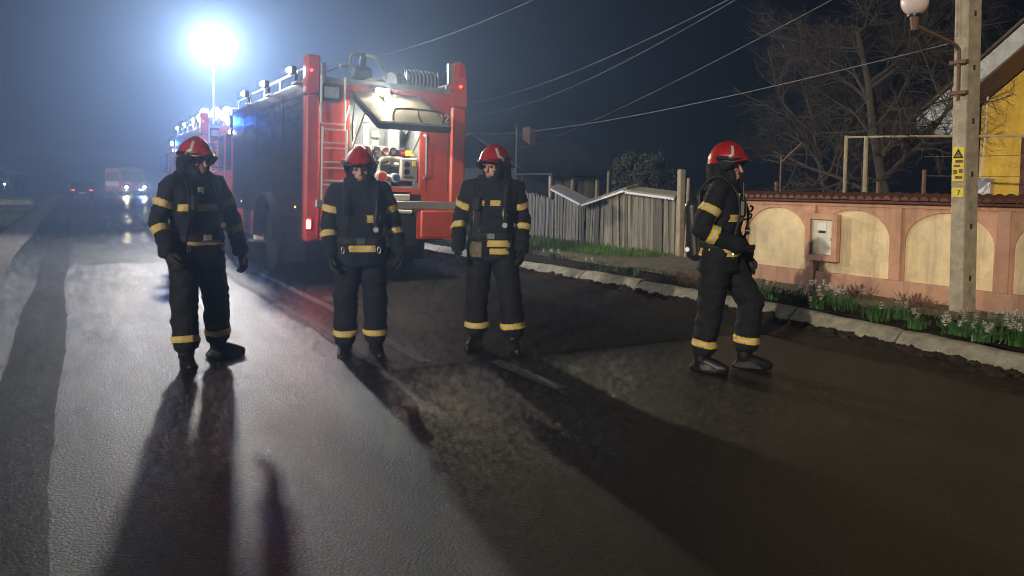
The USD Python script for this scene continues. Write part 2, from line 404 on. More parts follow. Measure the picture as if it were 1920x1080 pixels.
# kerb of single sloped concrete stones
kerb = thing('kerb', 'weathered sloped concrete kerb edging the flower bed and the road', 'kerb')
tag(kerb, kind='structure')
kk = 0
y = -1.1
while y < 40:
    L = 1.38 if y < 18 else 2.8
    prof = [(X1, -.05), (X1 + .015, .02), (X1 + .13, .115), (X1 + .16, .13), (X1 + .23, .132), (X1 + .23, -.05)]
    ny, rows = 14, []
    for q in np.linspace(y + .012, y + L - .012, ny):
        rows.append([(px + kx(q) - X1, q, pz) for px, pz in prof])
    V = np.array(rows)
    nz = (meshkit.fbm(V.reshape(-1, 3) * [9, 5, 9], 3, 40).reshape(V.shape[:2]) - .5)
    V[:, 1:5, 0] += nz[:, 1:5] * .035 + rng.normal(0, .008)
    V[:, 1:5, 2] += nz[:, 1:5] * .02 + rng.normal(0, .006)
    m = len(prof)
    F = []
    for a in range(ny - 1):
        for b in range(m):
            p, q = a * m + b, a * m + (b + 1) % m
            F += [[p, p + m, q + m], [p, q + m, q]]
    for base, s in ((0, 1), ((ny - 1) * m, -1)):
        for b in range(1, m - 1):
            F.append([base, base + b, base + b + 1] if s > 0 else [base, base + b + 1, base + b])
    st = trimesh.Trimesh(V.reshape(-1, 3), F, process=False)
    trimesh.repair.fix_normals(st)
    obj(kerb, 'kerb_stone', st, M['kerb'], smooth=35)
    y += L

sheet(np.linspace(X1 + .22, 7.85, 10), np.linspace(-2, 30, 160), lambda X, Y: .085 + .09 * meshkit.fbm(np.stack([X * 5, Y * 5, 0 * X], -1), 4, 5), 'flower_bed', M['soil'], edge=lambda Y: kx(Y) + .22)
sheet(np.linspace(7.75, 12, 16), np.linspace(-3, 34, 120), lambda X, Y: .135 + .03 * meshkit.fbm(np.stack([X * 2, Y * 2, 0 * X], -1), 4, 6), 'footpath', M['path'])
sheet(np.linspace(12, 60, 20), np.linspace(-10, 100, 60), lambda X, Y: .10 + .05 * meshkit.fbm(np.stack([X * .7, Y * .7, 0 * X], -1), 4, 6), 'yard', M['field'])


def blades(pts, h, w, seed, lean=.5):
    r = np.random.default_rng(seed)
    n = len(pts)
    a = r.uniform(0, 2 * np.pi, n)
    d = np.stack([np.cos(a), np.sin(a), 0 * a], 1)
    s = np.stack([-np.sin(a), np.cos(a), 0 * a], 1)
    hh = h * r.uniform(.5, 1.2, n)[:, None]
    ln = lean * r.uniform(.2, 1., n)[:, None]
    p1 = pts + d * hh * ln * .35 + np.array([0, 0, 1]) * hh * .6
    p2 = pts + d * hh * ln + np.array([0, 0, 1]) * hh * (1 - .35 * ln)
    v = np.stack([pts - s * w / 2, pts + s * w / 2, p1 + s * w * .4, p1 - s * w * .4, p2], 1).reshape(-1, 3)
    k = np.arange(n)[:, None] * 5
    f = np.vstack([k + [0, 1, 2], k + [0, 2, 3], k + [3, 2, 4]])
    return trimesh.Trimesh(v, f, process=False)


def scatter(x0, x1, y0, y1, n, z, seed, thr=.45, sc=1.2):
    r = np.random.default_rng(seed)
    p = np.stack([r.uniform(x0, x1, n), r.uniform(y0, y1, n), np.full(n, z)], 1)
    return p[meshkit.fbm(p * [sc, sc, 0], 3, seed) > thr]


obj(None, 'verge_grass', cat(blades(scatter(7.3, 10.0, 13.2, 24, 15000, .16, 1, .35), .16, .012, 1, .8), blades(scatter(8.6, 10.1, 11.2, 14, 3500, .16, 2, .5), .10, .01, 2, .8)), M['grass'],
    kind='stuff', label='bright green grass tufts growing below the plank fence', category='grass')
obj(None, 'roadside_grass', blades(scatter(-9, -1.75, 9, 48, 26000, .05, 3, .42, .5), .13, .02, 3, .9), M['grass'], kind='stuff', label='dark green grass strip on the far left roadside', category='grass')
obj(None, 'bed_greenery', cat(blades(scatter(7.18, 8.0, 1, 22, 5000, .14, 4, .5, 1.6), .07, .014, 4, 1.), blades(scatter(7.9, 8.6, 1, 12, 1500, .15, 5, .55, 2), .05, .01, 5, 1.)), M['green2'],
    kind='stuff', label='low mixed greenery covering the soil behind the kerb', category='ground cover')


def flower_clump(x, y, size, n_leaf, n_flower, label, petal, seed, group='flowering clumps in the kerbside bed'):
    r = np.random.default_rng(seed)
    t = thing('flowering_plant', label, 'plant', (x, y, .12), 0, group)
    vs, fs = [], []
    for k in range(n_leaf):
        a, ln = r.uniform(0, 2 * np.pi), r.uniform(.25, 1.)
        d, s = np.array([math.cos(a), math.sin(a), 0]), np.array([-math.sin(a), math.cos(a), 0])
        b = np.array([*r.normal(0, .22 * size, 2), 0])
        L, w = size * r.uniform(.6, 1.15), r.uniform(.012, .022)
        rows = []
        for q in np.linspace(0, 1, 4):
            c = b + d * ln * L * (.15 * q + .6 * q * q) + np.array([0, 0, L * (q - .45 * ln * q * q)])
            rows += [c - s * w * (1 - q) * .6, c + s * w * (1 - q) * .6 + [0, 0, .004]]
        o = len(vs)
        vs += rows
        for q in range(3):
            e = o + q * 2
            fs += [[e, e + 1, e + 3], [e, e + 3, e + 2]]
    obj(t, 'leaves', trimesh.Trimesh(vs, fs, process=False), M['green'])
    for k in range(n_flower):
        b = np.array([*r.normal(0, .26 * size, 2), 0])
        top = b + np.array([*r.normal(0, .05, 2), size * r.uniform(.85, 1.15)])
        st = obj(t, 'flower', cat([trimesh.Trimesh(*_floret(top + r.normal(0, .005, 3) + [0, 0, -.0075 * q], r), process=False) for q in range(8)]), petal)
        obj(st, 'stem', frusta([b], [top], .005, .004, 4), M['green'])


def _floret(c, r):
    v, f = [], []
    for k in range(5):
        a = k * 1.257 + r.uniform(-.2, .2)
        d, s = np.array([math.cos(a), math.sin(a), r.uniform(-.2, .5)]), np.array([-math.sin(a), math.cos(a), 0])
        o = len(v)
        v += [c, c + d * .013 - s * .010, c + d * .024, c + d * .013 + s * .010]
        f += [[o, o + 1, o + 2], [o, o + 2, o + 3]]
    return v, f


for i, (x, y, size, nl, nf, label, petal) in enumerate([
        (7.25, 6.45, .30, 90, 2, 'large leafy green clump just right of the walking firefighter', 'petal'),
        (7.30, 6.05, .28, 80, 5, 'white flowering clump beside the leafy green one, under the first arch', 'petal'),
        (7.45, 5.85, .33, 80, 9, 'tallest white hyacinth clump with many blooms below the meter cabinet', 'petal'),
        (7.40, 5.50, .30, 80, 9, 'white hyacinth clump below the bent pipe', 'petal'),
        (7.02, 5.55, .22, 60, 4, 'low pinkish flowering clump at the kerb edge below the meter cabinet', 'pink'),
        (7.10, 4.88, .30, 120, 1, 'broad flowerless green clump midway along the arched wall', 'petal'),
        (7.30, 4.78, .27, 50, 4, 'slim clump with a pink bloom right of the broad flowerless clump', 'pink'),
        (6.98, 4.40, .20, 70, 2, 'short clump near the kerb crack with one pink bloom', 'pink'),
        (6.95, 4.02, .22, 80, 7, 'white and pink flowering clump left of the utility pole foot line', 'petal'),
        (7.15, 3.98, .30, 60, 7, 'tall pink-white hyacinth clump in front of the utility pole', 'pink'),
        (6.88, 3.72, .22, 80, 7, 'low clump of small white blooms near the right edge of the picture', 'petal'),
        (7.30, 3.72, .32, 70, 11, 'tall bright white hyacinth clump right of the utility pole', 'petal'),
        (7.00, 3.48, .27, 90, 6, 'rightmost white flowering clump at the picture edge', 'petal'),
        (7.30, 7.55, .26, 100, 0, 'bright green leafy clump just left of the walking firefighter', 'petal'),
        (7.75, 12.0, .22, 70, 9, 'cream flowering clump in the grass beside the third firefighter', 'petal'),
        (7.45, 10.4, .22, 60, 2, 'small clump with one white bloom in the bare soil before the plank fence', 'petal'),
        (7.40, 9.2, .20, 80, 0, 'low bluish green clump in front of the plank fence', 'petal'),
        (7.42, 8.5, .18, 60, 0, 'smallest green clump in front of the fence corner', 'petal')]):
    s = max(1, (float(kx(y)) + .40) / x)
    flower_clump(x * s, y * s, size * .80, int(nl * .8), int(nf * .8 + .5), label, M[petal], 100 + i)
for i, (x, y, lab) in enumerate([(8.35, 6.05, 'small dark dry tuft at the foot of the wall under the second arch'), (8.25, 5.22, 'reddish dry plant at the foot of the wall left of the utility pole'), (7.35, 8.0, 'reddish dry stalks in the soil before the fence end')]):
    t = thing('dry_plant', lab, 'plant', (x, y, .16))
    p = rng.normal(0, .07, (60, 3)) * [1, 1, 0]
    q = p * 1.6 + np.stack([rng.normal(0, .04, 60), rng.normal(0, .04, 60), rng.uniform(.04, .16, 60)], 1)
    obj(t, 'stems', frusta(p, q, .005, .002, 3), M['dry'])
    obj(t, 'leaves', blades(q[:40] - [0, 0, .05], .07, .016, 400 + i, 1.), M['dry'])

# ------------------------------------------------------------------ arched garden wall
WX, WY0, WY1, BAY = 8.65, .2, 9.0, 1.235
wall = thing('garden_wall', 'salmon garden wall with pale yellow arches and a clay tile coping', 'wall')
obj(wall, 'wall_core', box(WX + .07, WX + .22, WY0, WY1, -.02, 1.30), M['salmon'])
obj(wall, 'plinth', box(WX - .015, WX + .07, WY0, WY1, -.02, .365, .006), M['salmon'])
obj(wall, 'top_beam', box(WX, WX + .07, WY0, WY1, 1.245, 1.30), M['salmon'])
edges = [5.745 + BAY * k for k in range(-4, 5)]
for k, ye in enumerate(edges):
    if WY0 < ye - .08 and ye + .08 < WY1:
        obj(wall, 'pillar', box(WX - .012, WX + .07, ye - .065, ye + .065, .365, 1.245, .006), M['salmon'])
for ye in edges[:-1]:
    y0, y1 = max(ye + .065, WY0), min(ye + BAY - .065, WY1)
    if y1 - y0 < .15:
        continue
    c, hw = ye + BAY / 2, BAY / 2 - .10
    g = np.linspace(0, np.pi, 25)
    arch = Polygon([(c - hw, .365)] + [(c - hw * math.cos(a), .84 + .365 * math.sin(a)) for a in g] + [(c + hw, .365)])
    bay = sbox(y0, .365, y1, 1.245)
    obj(wall, 'spandrel', extrude(bay.difference(arch), WX + .018, WX + .07), M['salmon'])
    if arch.intersection(bay).area > .01:
        obj(wall, 'arch_panel', extrude(arch.intersection(bay), WX + .045, WX + .0695), M['ochre'])
obj(wall, 'coping_bed', box(WX - .08, WX + .26, WY0, WY1, 1.30, 1.335), M['tile'])
ny = int((WY1 - WY0) / .118)
for k in range(ny):
    yc = WY0 + .06 + k * .118
    g = np.linspace(0, np.pi, 7)
    rr = .052 + rng.normal(0, .002)
    lo = [(WX - .13, yc + rr * math.cos(a), 1.337 + rr * .9 * math.sin(a) + rng.normal(0, .0012)) for a in g]
    hi = [(WX + .10, yc + rr * .86 * math.cos(a), 1.395 + rr * .8 * math.sin(a)) for a in g]
    bk = [(WX + .31, yc + rr * math.cos(a), 1.337 + rr * .9 * math.sin(a)) for a in g]
    V = np.array(lo + hi + bk)
    F = []
    for a in range(2):
        for b in range(6):
            e = a * 7 + b
            F += [[e, e + 1, e + 8], [e, e + 8, e + 7]]
    F += [[0, b + 1, b] for b in range(1, 6)]
    V = V + np.array([0, 0, rng.normal(0, .002)])
    obj(wall, 'coping_tile', trimesh.Trimesh(V, F, process=False), M['tile'], smooth=50)

box_t = thing('meter_cabinet', 'cream gas meter cabinet in a salmon frame set against the garden wall', 'meter cabinet', (WX, 6.765, .83))
fr = sbox(-.25, -.31, .25, .31).difference(sbox(-.17, -.235, .17, .235))
obj(box_t, 'frame', extrude(fr, -.085, -.015), M['salmon'])
obj(box_t, 'door', box(-.045, -.02, -.168, .168, -.233, .233, .005), M['cream'])
obj(box_t, 'label_plate', box(-.05, -.046, -.055, .075, .095, .185), M['white'])
obj(box_t, 'slot', box(-.05, -.046, -.05, .06, .055, .085), M['hole'])
obj(box_t, 'latch', box(-.056, -.046, -.16, -.135, -.04, -.0), M['rust'])
obj(box_t, 'gas_pipe', tube(smooth_path([(-.05, .06, -.34), (-.06, .06, -.42), (-.11, .05, -.46), (-.12, .05, -.55), (-.12, .05, -.70)]), .016, 8), M['rust'], smooth=40)

# ------------------------------------------------------------------ utility pole with globe lamp
pole = thing('utility_pole', 'concrete utility pole with a globe lamp and yellow warning plates', 'pole', (8.40, 4.77, .1), 0, None, -2.6)
PW, PD, PH = .125, .078, 7.6
sec = Polygon([(-PW, -PD), (PW, -PD), (PW, PD), (-PW, PD)]).buffer(-.012).buffer(.012, 2)
shaft = trimesh.creation.extrude_polygon(sec, PH, engine='earcut')
shaft = shaft.subdivide().subdivide()
shaft.vertices[:, :2] *= (1 - .012 * shaft.vertices[:, 2:])
obj(pole, 'shaft', shaft, M['concrete'], smooth=30)
for k in range(12):
    z = .42 + k * .56
    f = 1 - .012 * z
    obj(pole, 'step_hole', box(-.022, .022, -PD * f - .003, -PD * f + .02, z - .03, z + .03, .004), M['hole'])
zb = 1.50
obj(pole, 'warning_plate', box(-PW - .006, -PW + .002, -.062, .062, zb - .03, zb + .33), M['yplate'])
tri = Polygon([(-.055, zb + .215), (.055, zb + .215), (0, zb + .315)])
obj(pole, 'warning_triangle', extrude(tri.difference(tri.buffer(-.016)), -PW - .009, -PW - .006), M['black'])
bolt = [extrude(sbox(a, b, c, d), -PW - .009, -PW - .006) for a, b, c, d in ((-.012, zb + .235, .01, zb + .27), (-.05, zb + .165, .03, zb + .195), (-.02, zb + .12, .045, zb + .145), (-.05, zb + .055, -.01, zb + .10), (.012, zb + .045, .05, zb + .09), (-.045, zb - .005, .03, zb + .025))]
obj(pole, 'warning_marks', cat(bolt), M['rust'])
obj(pole, 'number_plate', box(-PW - .006, -PW + .002, -.062, .062, zb - .20, zb - .10), M['yplate'])
seven = meshkit.text_mesh('7', .05, .003)
seven.apply_transform(trimesh.transformations.rotation_matrix(math.pi / 2, [1, 0, 0]))
seven.apply_transform(trimesh.transformations.rotation_matrix(-math.pi / 2, [0, 0, 1]))
seven.apply_translation((-PW - .006, .012, zb - .175))
obj(pole, 'plate_number', seven, M['black'])
zc = 2.68
obj(pole, 'lamp_pipe', tube(smooth_path([(-PW - .03, 0, zc - .35), (-PW - .03, 0, zc + .1), (-PW - .05, 0, zc + .18), (-PW - .2, 0, zc + .24), (-.93, .0, zc + .37)], 5), .02, 10), M['rust'], smooth=40)
for q in (-.3, .02):
    obj(pole, 'pipe_clamp', box(-PW - .06, -PW + .01, -PD - .01, PD + .01, zc + q, zc + q + .04, .004), M['rust'])
obj(pole, 'lamp_socket', cyl((-.93, 0, zc + .32), (-.93, 0, zc + .46), .032, 14, .045), M['rust'], smooth=40)
obj(pole, 'lamp_collar', cyl((-.93, 0, zc + .455), (-.93, 0, zc + .475), .07, 20), M['black'], smooth=40)
gl = trimesh.creation.icosphere(4, .128)
gl.vertices[:, 2] *= 1.08
gl.apply_translation((-.93, 0, zc + .60))
obj(pole, 'lamp_globe', gl, M['globe'], smooth=True)
obj(pole, 'cable_conduit', cyl((-PW - .012, .04, 3.0), (-PW - .012, .04, 7.2), .012, 8), M['concrete'])
obj(pole, 'cross_arm', box(-.6, .6, -.05, .05, 4.85, 4.95, .01), M['rust'])

# ------------------------------------------------------------------ weathered plank fence with capping boards
fence_post = thing('fence_post', 'pale square wooden post at the right end of the plank fence', 'post', (10.12, 11.18, .1))
obj(fence_post, 'post', box(-.06, .06, -.055, .055, 0, 1.72, .01), M['pale'])
obj(fence_post, 'strut', cyl((0, -.16, 0.05), (-.02, -.22, 1.55), .028, 7), M['pale'])
segs = [((10.2, 11.30), (10.22, 12.85), 1.31, 1.42, 'right end section of the plank fence with a level capping board'),
        ((10.22, 12.80), (10.3, 14.55), 1.47, 1.10, 'sagging plank fence section whose capping board drops to the left'),
        ((10.3, 14.6), (10.45, 16.1), 1.12, 1.46, 'leaning plank fence section with a capping board falling to the right'),
        ((10.5, 16.2), (10.9, 18.4), 1.12, 1.36, 'farthest plank fence section, bare topped, behind the third firefighter'),
        ((10.9, 18.45), (11.2, 20.6), 1.36, 1.40, 'last grey plank fence section with a short white cap')]
for si, (a, b, z0, z1, lab) in enumerate(segs):
    a, b = np.array(a), np.array(b)
    L = np.linalg.norm(b - a)
    d = (b - a) / L
    t = thing('plank_fence', lab, 'fence', (a[0], a[1], .12), math.degrees(math.atan2(d[1], d[0])))
    n = int(L / .088)
    for k in range(n):
        q = (k + .5) / n
        w = L / n * .46 * rng.uniform(.8, 1.02)
        top = (z0 + (z1 - z0) * q) - .12 + (rng.uniform(-.05, .03) if si == 3 else rng.normal(0, .006))
        lean = rng.normal(0, .012)
        off = rng.normal(0, .008)
        bot = rng.uniform(-.02, .05)
        m = box(q * L - w, q * L + w, .0 + off, .018 + off, bot, top)
        m.vertices[:, 0] += lean * m.vertices[:, 2]
        m.vertices[:, 1] += (.03 * math.sin(q * 5 + si)) * m.vertices[:, 2]
        obj(t, 'plank', m, PLANKS[int(rng.integers(0, 4))])
    for zr in (.35, 1.0):
        obj(t, 'rail', box(0, L, -.055, -.02, zr - .04, zr + .03), PLANKS[0])
    if si in (0, 1, 2):
        for (za, zb2, yy0, yy1, mt) in ((.0, .035, -.14, .16, M['pale']),):
            cb = box(-.04, L + .04, yy0, yy1, -.002, .03, .004)
            q = (cb.vertices[:, 0] / L)
            cb.vertices[:, 2] += z0 - .12 + (z1 - z0) * q + .012 + cb.vertices[:, 1] * -.25
            obj(t, 'capping_board', cb, PLANKS[3])
        sc = [(k * .05, 0) for k in range(int(L / .05) + 1)]
        top = [(x, -.012) for x, _ in sc]
        low = [(x, -.05 - .018 * (i % 2)) for i, (x, _) in enumerate(sc)]
        tr = extrude_y(Polygon(top + low[::-1]), .135, .143)
        tr.vertices[:, 2] += z0 - .12 + (z1 - z0) * tr.vertices[:, 0] / L - .02
        obj(t, 'scalloped_trim', tr, M['white'])

# ------------------------------------------------------------------ yellow house behind the wall
hs = thing('yellow_house', 'yellow plastered house with white bargeboards behind the garden wall', 'house')
HX, HC = 12.3, 6.83
e_y, e_z, sl = 7.49, 2.61, math.tan(math.radians(38.5))
ridge_y = 1.6
rz = e_z + (e_y - ridge_y) * sl
gable = Polygon([(HC, -.1), (HC, e_z + (e_y - HC) * sl - .34), (ridge_y, rz - .34), (2 * ridge_y - HC, e_z + (e_y - HC) * sl - .34), (2 * ridge_y - HC, -.1)])
win = sbox(4.9, 1.05, 6.22, 2.27)
obj(hs, 'wall', extrude(gable.difference(win), HX, HX + .25), M['housey'])
obj(hs, 'side_wall', box(HX + .25, HX + 8, HC - .25, HC, -.1, e_z + (e_y - HC) * sl - .36), M['housey'])
wf = obj(hs, 'window', extrude(win.difference(sbox(4.99, 1.13, 6.13, 2.19)), HX - .02, HX + .09), M['brown'])
obj(wf, 'pane', box(HX + .07, HX + .075, 4.99, 6.13, 1.13, 2.19), M['glass'])
obj(wf, 'mullion', box(HX + .0, HX + .065, 5.52, 5.60, 1.132, 2.188), M['brown'])
for s in (1, -1):
    pts = [(0, 0), (0, .30), ((e_y - ridge_y), .30 + (e_y - ridge_y) * sl), ((e_y - ridge_y), (e_y - ridge_y) * sl)]
    Pg = Polygon([(ridge_y + s * (e_y - ridge_y - a), e_z - .30 + b) for a, b in pts])
    obj(hs, 'bargeboard', extrude(Pg, 11.68, 11.72), M['bargew'])
    P2 = Polygon([(ridge_y + s * (e_y + .04 - ridge_y - a), e_z + b) for a, b in ((0, .0), (0, .05), (e_y + .04 - ridge_y, .05 + (e_y + .04 - ridge_y) * sl), (e_y + .04 - ridge_y, (e_y + .04 - ridge_y) * sl))])
    obj(hs, 'roof', extrude(P2, 11.66, HX + 8.3), M['roof'])
    P3 = Polygon([(ridge_y + s * (e_y - .02 - ridge_y - a), e_z - .30 + b) for a, b in ((0, .0), (0, .025), (e_y - .02 - ridge_y, .025 + (e_y - .02 - ridge_y) * sl), (e_y - .02 - ridge_y, (e_y - .02 - ridge_y) * sl))])
    obj(hs, 'soffit', extrude(P3, 11.722, HX - .002), M['soffit'])
obj(hs, 'eave_box', extrude(Polygon([(e_y - .01, e_z - .29), (e_y - .01, e_z - .02), (HC + .002, e_z + (e_y - HC) * sl - .32), (HC + .002, e_z - .29)]), 11.725, 11.80), M['bargew'])
obj(hs, 'drain_pipe', tube(smooth_path([(HX - .04, 6.72, 3.15), (HX - .05, 6.72, 3.0), (HX - .05, 6.74, 2.2), (HX - .05, 6.78, 1.6)]), .016, 8), M['cream'], smooth=40)
obj(hs, 'wall_box', box(HX - .12, HX - .002, 6.58, 6.82, 1.30, 1.66, .008), M['alu'])

# trellis, posts and bent pipe behind the wall
tre = thing('trellis_frame', 'two slim posts carrying a long thin rail behind the garden wall', 'trellis')
obj(tre, 'post', cyl((10.0, 7.50, .1), (10.0, 7.50, 2.26), .026, 8), M['pale'])
obj(tre, 'post', cyl((10.02, 7.16, .1), (10.0, 7.17, 2.24), .035, 8, .03), M['pale'])
obj(tre, 'rail', tube([(10, 7.52, 2.24), (10.02, 6.4, 2.2), (10.05, 4.5, 2.1)], .016, 6), M['pale'])
pp = thing('bent_pipe', 'thin iron pipe bent over at the top behind the left end of the arched wall', 'pipe')
obj(pp, 'pipe', tube(smooth_path([(10, 8.70, .1), (10, 8.70, 1.86), (10, 8.66, 1.92), (10, 8.29, 2.2)]), .014, 8), M['rust'])
obj(pp, 'base_post', cyl((10, 8.78, .1), (10, 8.78, 1.58), .03, 6), M['rust'])
for (yy, zz, lab) in ((6.27, 1.74, 'short rusty stake rising above the wall left of the utility pole'), (6.95, 1.58, 'lowest stake barely above the coping behind the trellis')):
    p = thing('stake', lab, 'stake', (10.0, yy, .1))
    obj(p, 'stake_shaft', cyl((0, 0, 0), (0.01, .01, zz - .1), .028, 6), M['rust'])
for z in (1.66, 1.92):
    w = thing('fence_wire', ['upper', 'lower'][z < 1.8] + ' thin wire strung between the stakes behind the wall', 'wire')
    obj(w, 'strand', tube([(10.02, 6.3, z), (10.05, 5.2, z - .02), (10.1, 4.0, z)], .004, 4), M['cable'])


# ------------------------------------------------------------------ trees
def grow(base, direction, length, radius, levels, spread, seed, counts, ratio=.62, up_pull=.12, segs=5, wob=.10):
    """Returns (trunk segments, twig segments) as (P0, P1, R0, R1) lists by level."""
    r = np.random.default_rng(seed)
    out = {k: [[], [], [], []] for k in range(levels + 1)}
    todo = [(np.array(base, float), np.array(direction, float), length, radius, 0)]
    while todo:
        p, d, L, R, lev = todo.pop()
        n = segs if lev < 2 else 3
        pts = [p]
        dirs = []
        dd = d / np.linalg.norm(d)
        for k in range(n):
            dd = dd + r.normal(0, wob * (1 + .5 * lev), 3) + np.array([0, 0, up_pull * (.3 if lev > 1 else 1)])
            dd /= np.linalg.norm(dd)
            p = p + dd * L / n
            pts.append(p)
            dirs.append(dd)
        rad = np.linspace(R, R * .45, n + 1)
        o = out[lev]
        for k in range(n):
            o[0].append(pts[k]); o[1].append(pts[k + 1]); o[2].append(rad[k]); o[3].append(rad[k + 1])
        if lev < levels:
            c = counts[lev]
            for j in range(c):
                q = (.28 if lev == 0 else .18) + (.98 - .2) * (j + r.uniform(0, 1)) / c
                q = min(q, .99)
                k = min(int(q * n), n - 1)
                pos = pts[k] + (pts[k + 1] - pts[k]) * (q * n - k)
                a = np.cross(dirs[k], r.normal(0, 1, 3))
                a /= np.linalg.norm(a)
                sp = spread * r.uniform(.65, 1.25)
                nd = dirs[k] * math.cos(sp) + a * math.sin(sp)
                todo.append((pos, nd, L * ratio * r.uniform(.65, 1.2) * (1.15 - .45 * q), max(R * .5 * (1.1 - .5 * q), .0022), lev + 1))
    return out


def tree(name, label, base, direction, length, radius, levels, spread, seed, counts, group=None, leaves=0, leaf_size=.05, **k):
    t = thing(name, label, 'tree' if 'tree' in name else 'shrub', base, 0, group)
    o = grow((0, 0, 0), direction, length, radius, levels, spread, seed, counts, **k)
    obj(t, 'trunk', frusta(*o[0], 9), M['bark'], smooth=60)
    obj(t, 'limbs', frusta(*[sum((o[q][i] for q in (1, 2)), []) for i in range(4)], 5), M['bark'], smooth=60)
    fine = [sum((o[q][i] for q in range(3, levels + 1)), []) for i in range(4)]
    if len(fine[0]):
        obj(t, 'crown', frusta(*fine, 3), M['twig'])
    if leaves:
        r = np.random.default_rng(seed)
        pts = np.array(fine[1])
        pts = pts[r.integers(0, len(pts), leaves)] + r.normal(0, .03, (leaves, 3))
        obj(t, 'foliage', blades(pts, leaf_size, leaf_size * .55, seed, 1.3), M['leaf'])
    return t


tree('bare_tree', 'large bare twiggy tree standing behind the arched wall left of the pole', (10.9, 7.12, .1), (-.02, .12, 1), 4.0, .085, 4, .95, 12, (14, 10, 10, 7), ratio=.54, up_pull=.05, wob=.09)
tree('bare_tree', 'small forked bare sapling behind the wall left of the big tree trunk', (10.6, 7.75, .1), (0, -.05, 1), 1.8, .03, 3, .7, 5, (5, 4, 3), ratio=.6)
tree('bare_tree', 'dark bare tree in the yard right behind the large twiggy one', (12.9, 9.9, .1), (0, .05, 1), 3.6, .08, 4, .9, 23, (10, 8, 7, 4), ratio=.55, up_pull=.05)
tree('round_shrub', 'grey rounded shrub rising behind the sagging plank fence', (13.3, 16.0, .1), (0, 0, 1), 1.6, .06, 4, .8, 31, (11, 8, 6, 3), ratio=.62, leaves=5200, leaf_size=.085, up_pull=.1)

# ------------------------------------------------------------------ old house, sheds behind the fence
oh = thing('old_house', 'dark old house with a pitched roof and brick chimney beyond the plank fence', 'house', (22.2, 33, 0), 20)
obj(oh, 'wall', box(-4.2, 3.2, 0, 5, 0, 2.35), M['oldwall'])
obj(oh, 'roof', extrude(Polygon([(-.7, 2.25), (2.5, 4.0), (5.7, 2.25), (5.7, 2.37), (2.5, 4.14), (-.7, 2.37)]), -4.7, 3.7), M['oldroof'])
obj(oh, 'gable', extrude(Polygon([(0.02, 2.35), (2.5, 3.7), (4.98, 2.35)]), 3.0, 3.19), M['oldwall'])
obj(oh, 'chimney', box(-1.2, -.75, 1.6, 2.1, 3.1, 4.55, .01), M['soffit'])
for x in (-3.3, -1.6, .6, 2.1):
    w = obj(oh, 'window', extrude_y(sbox(x - .4, .9, x + .4, 1.95).difference(sbox(x - .33, .97, x + .33, 1.88)), -.06, -.002), M['pale'])
    obj(w, 'pane', box(x - .33, x + .33, -.03, -.002, .97, 1.88), M['glass'])
    obj(w, 'glazing_bar', box(x - .02, x + .02, -.055, -.031, .97, 1.88), M['pale'])
shed = thing('garden_shed', 'low greenish lattice shed just behind the far end of the plank fence', 'shed', (13.6, 19.8, .1), 12)
for k in range(9):
    obj(shed, 'wall_board', box(-1.1 + k * .22, -1.1 + k * .22 + .17, 0, .03, .2 + .1 * (k % 2), 1.55 + rng.normal(0, .05)), PLANKS[k % 4])
obj(shed, 'roof', box(-1.3, 1.05, -.25, 1.4, 1.72, 1.78), M['oldroof'])
for x in (-1.15, -.2, .92):
    obj(shed, 'post', box(x - .04, x + .04, -.09, -.01, 0, 1.72), M['pale'])
obj(shed, 'back_wall', box(-1.15, .95, 1.2, 1.25, 0, 1.72), M['oldwall'])
mp = thing('metal_mast', 'thin upright metal mast behind the third firefighter', 'mast', (16.2, 28.0, 0))
obj(mp, 'tube', cyl((0, 0, 0), (0, 0, 4.0), .035, 8), M['cable'])
for i, (x, y, h_, lab) in enumerate([(17.6, 23.5, 2.0, 'left leaning garden post before the dark old house'), (18.8, 22.6, 2.1, 'right upright garden post before the dark old house')]):
    p = thing('garden_post', lab, 'post', (x, y, .1))
    obj(p, 'shaft', cyl((0, 0, 0), (.03, 0, h_), .045, 7), M['pale'])

# ------------------------------------------------------------------ overhead cables: each hangs in one upright plane between two points
def cable(a, b, sag, label, r=.005):
    a, b = np.array(a, float), np.array(b, float)
    s = np.linspace(0, 1, 40)[:, None]
    p = a + (b - a) * s
    p[:, 2] -= (4 * s * (1 - s))[:, 0] * sag
    t = thing('overhead_cable', label, 'cable')
    obj(t, 'strand', tube(p, r, 5), M['cable'], smooth=60)


CABLES = [((9.3, -2.0, 7.61), (8.0, 46, 9.17), 2.88, 'highest overhead cable rising from above the fire engine roof'),
          ((8.25, 4.8, 4.82), (17, 42, 6.52), 1.2, 'overhead cable crossing the sky above the third firefighter'),
          ((8.3, 4.8, 5.04), (18, 42, 6.29), 1.54, 'faint overhead cable just below the brighter one'),
          ((8.25, 4.75, 4.26), (19.5, 36, 3.18), .41, 'steep service cable dropping behind the third firefighter'),
          ((8.25, 4.9, 3.05), (16, 40, 5.0), .82, 'lowest overhead cable passing behind the big bare tree')]
for c in CABLES:
    cable(*c)

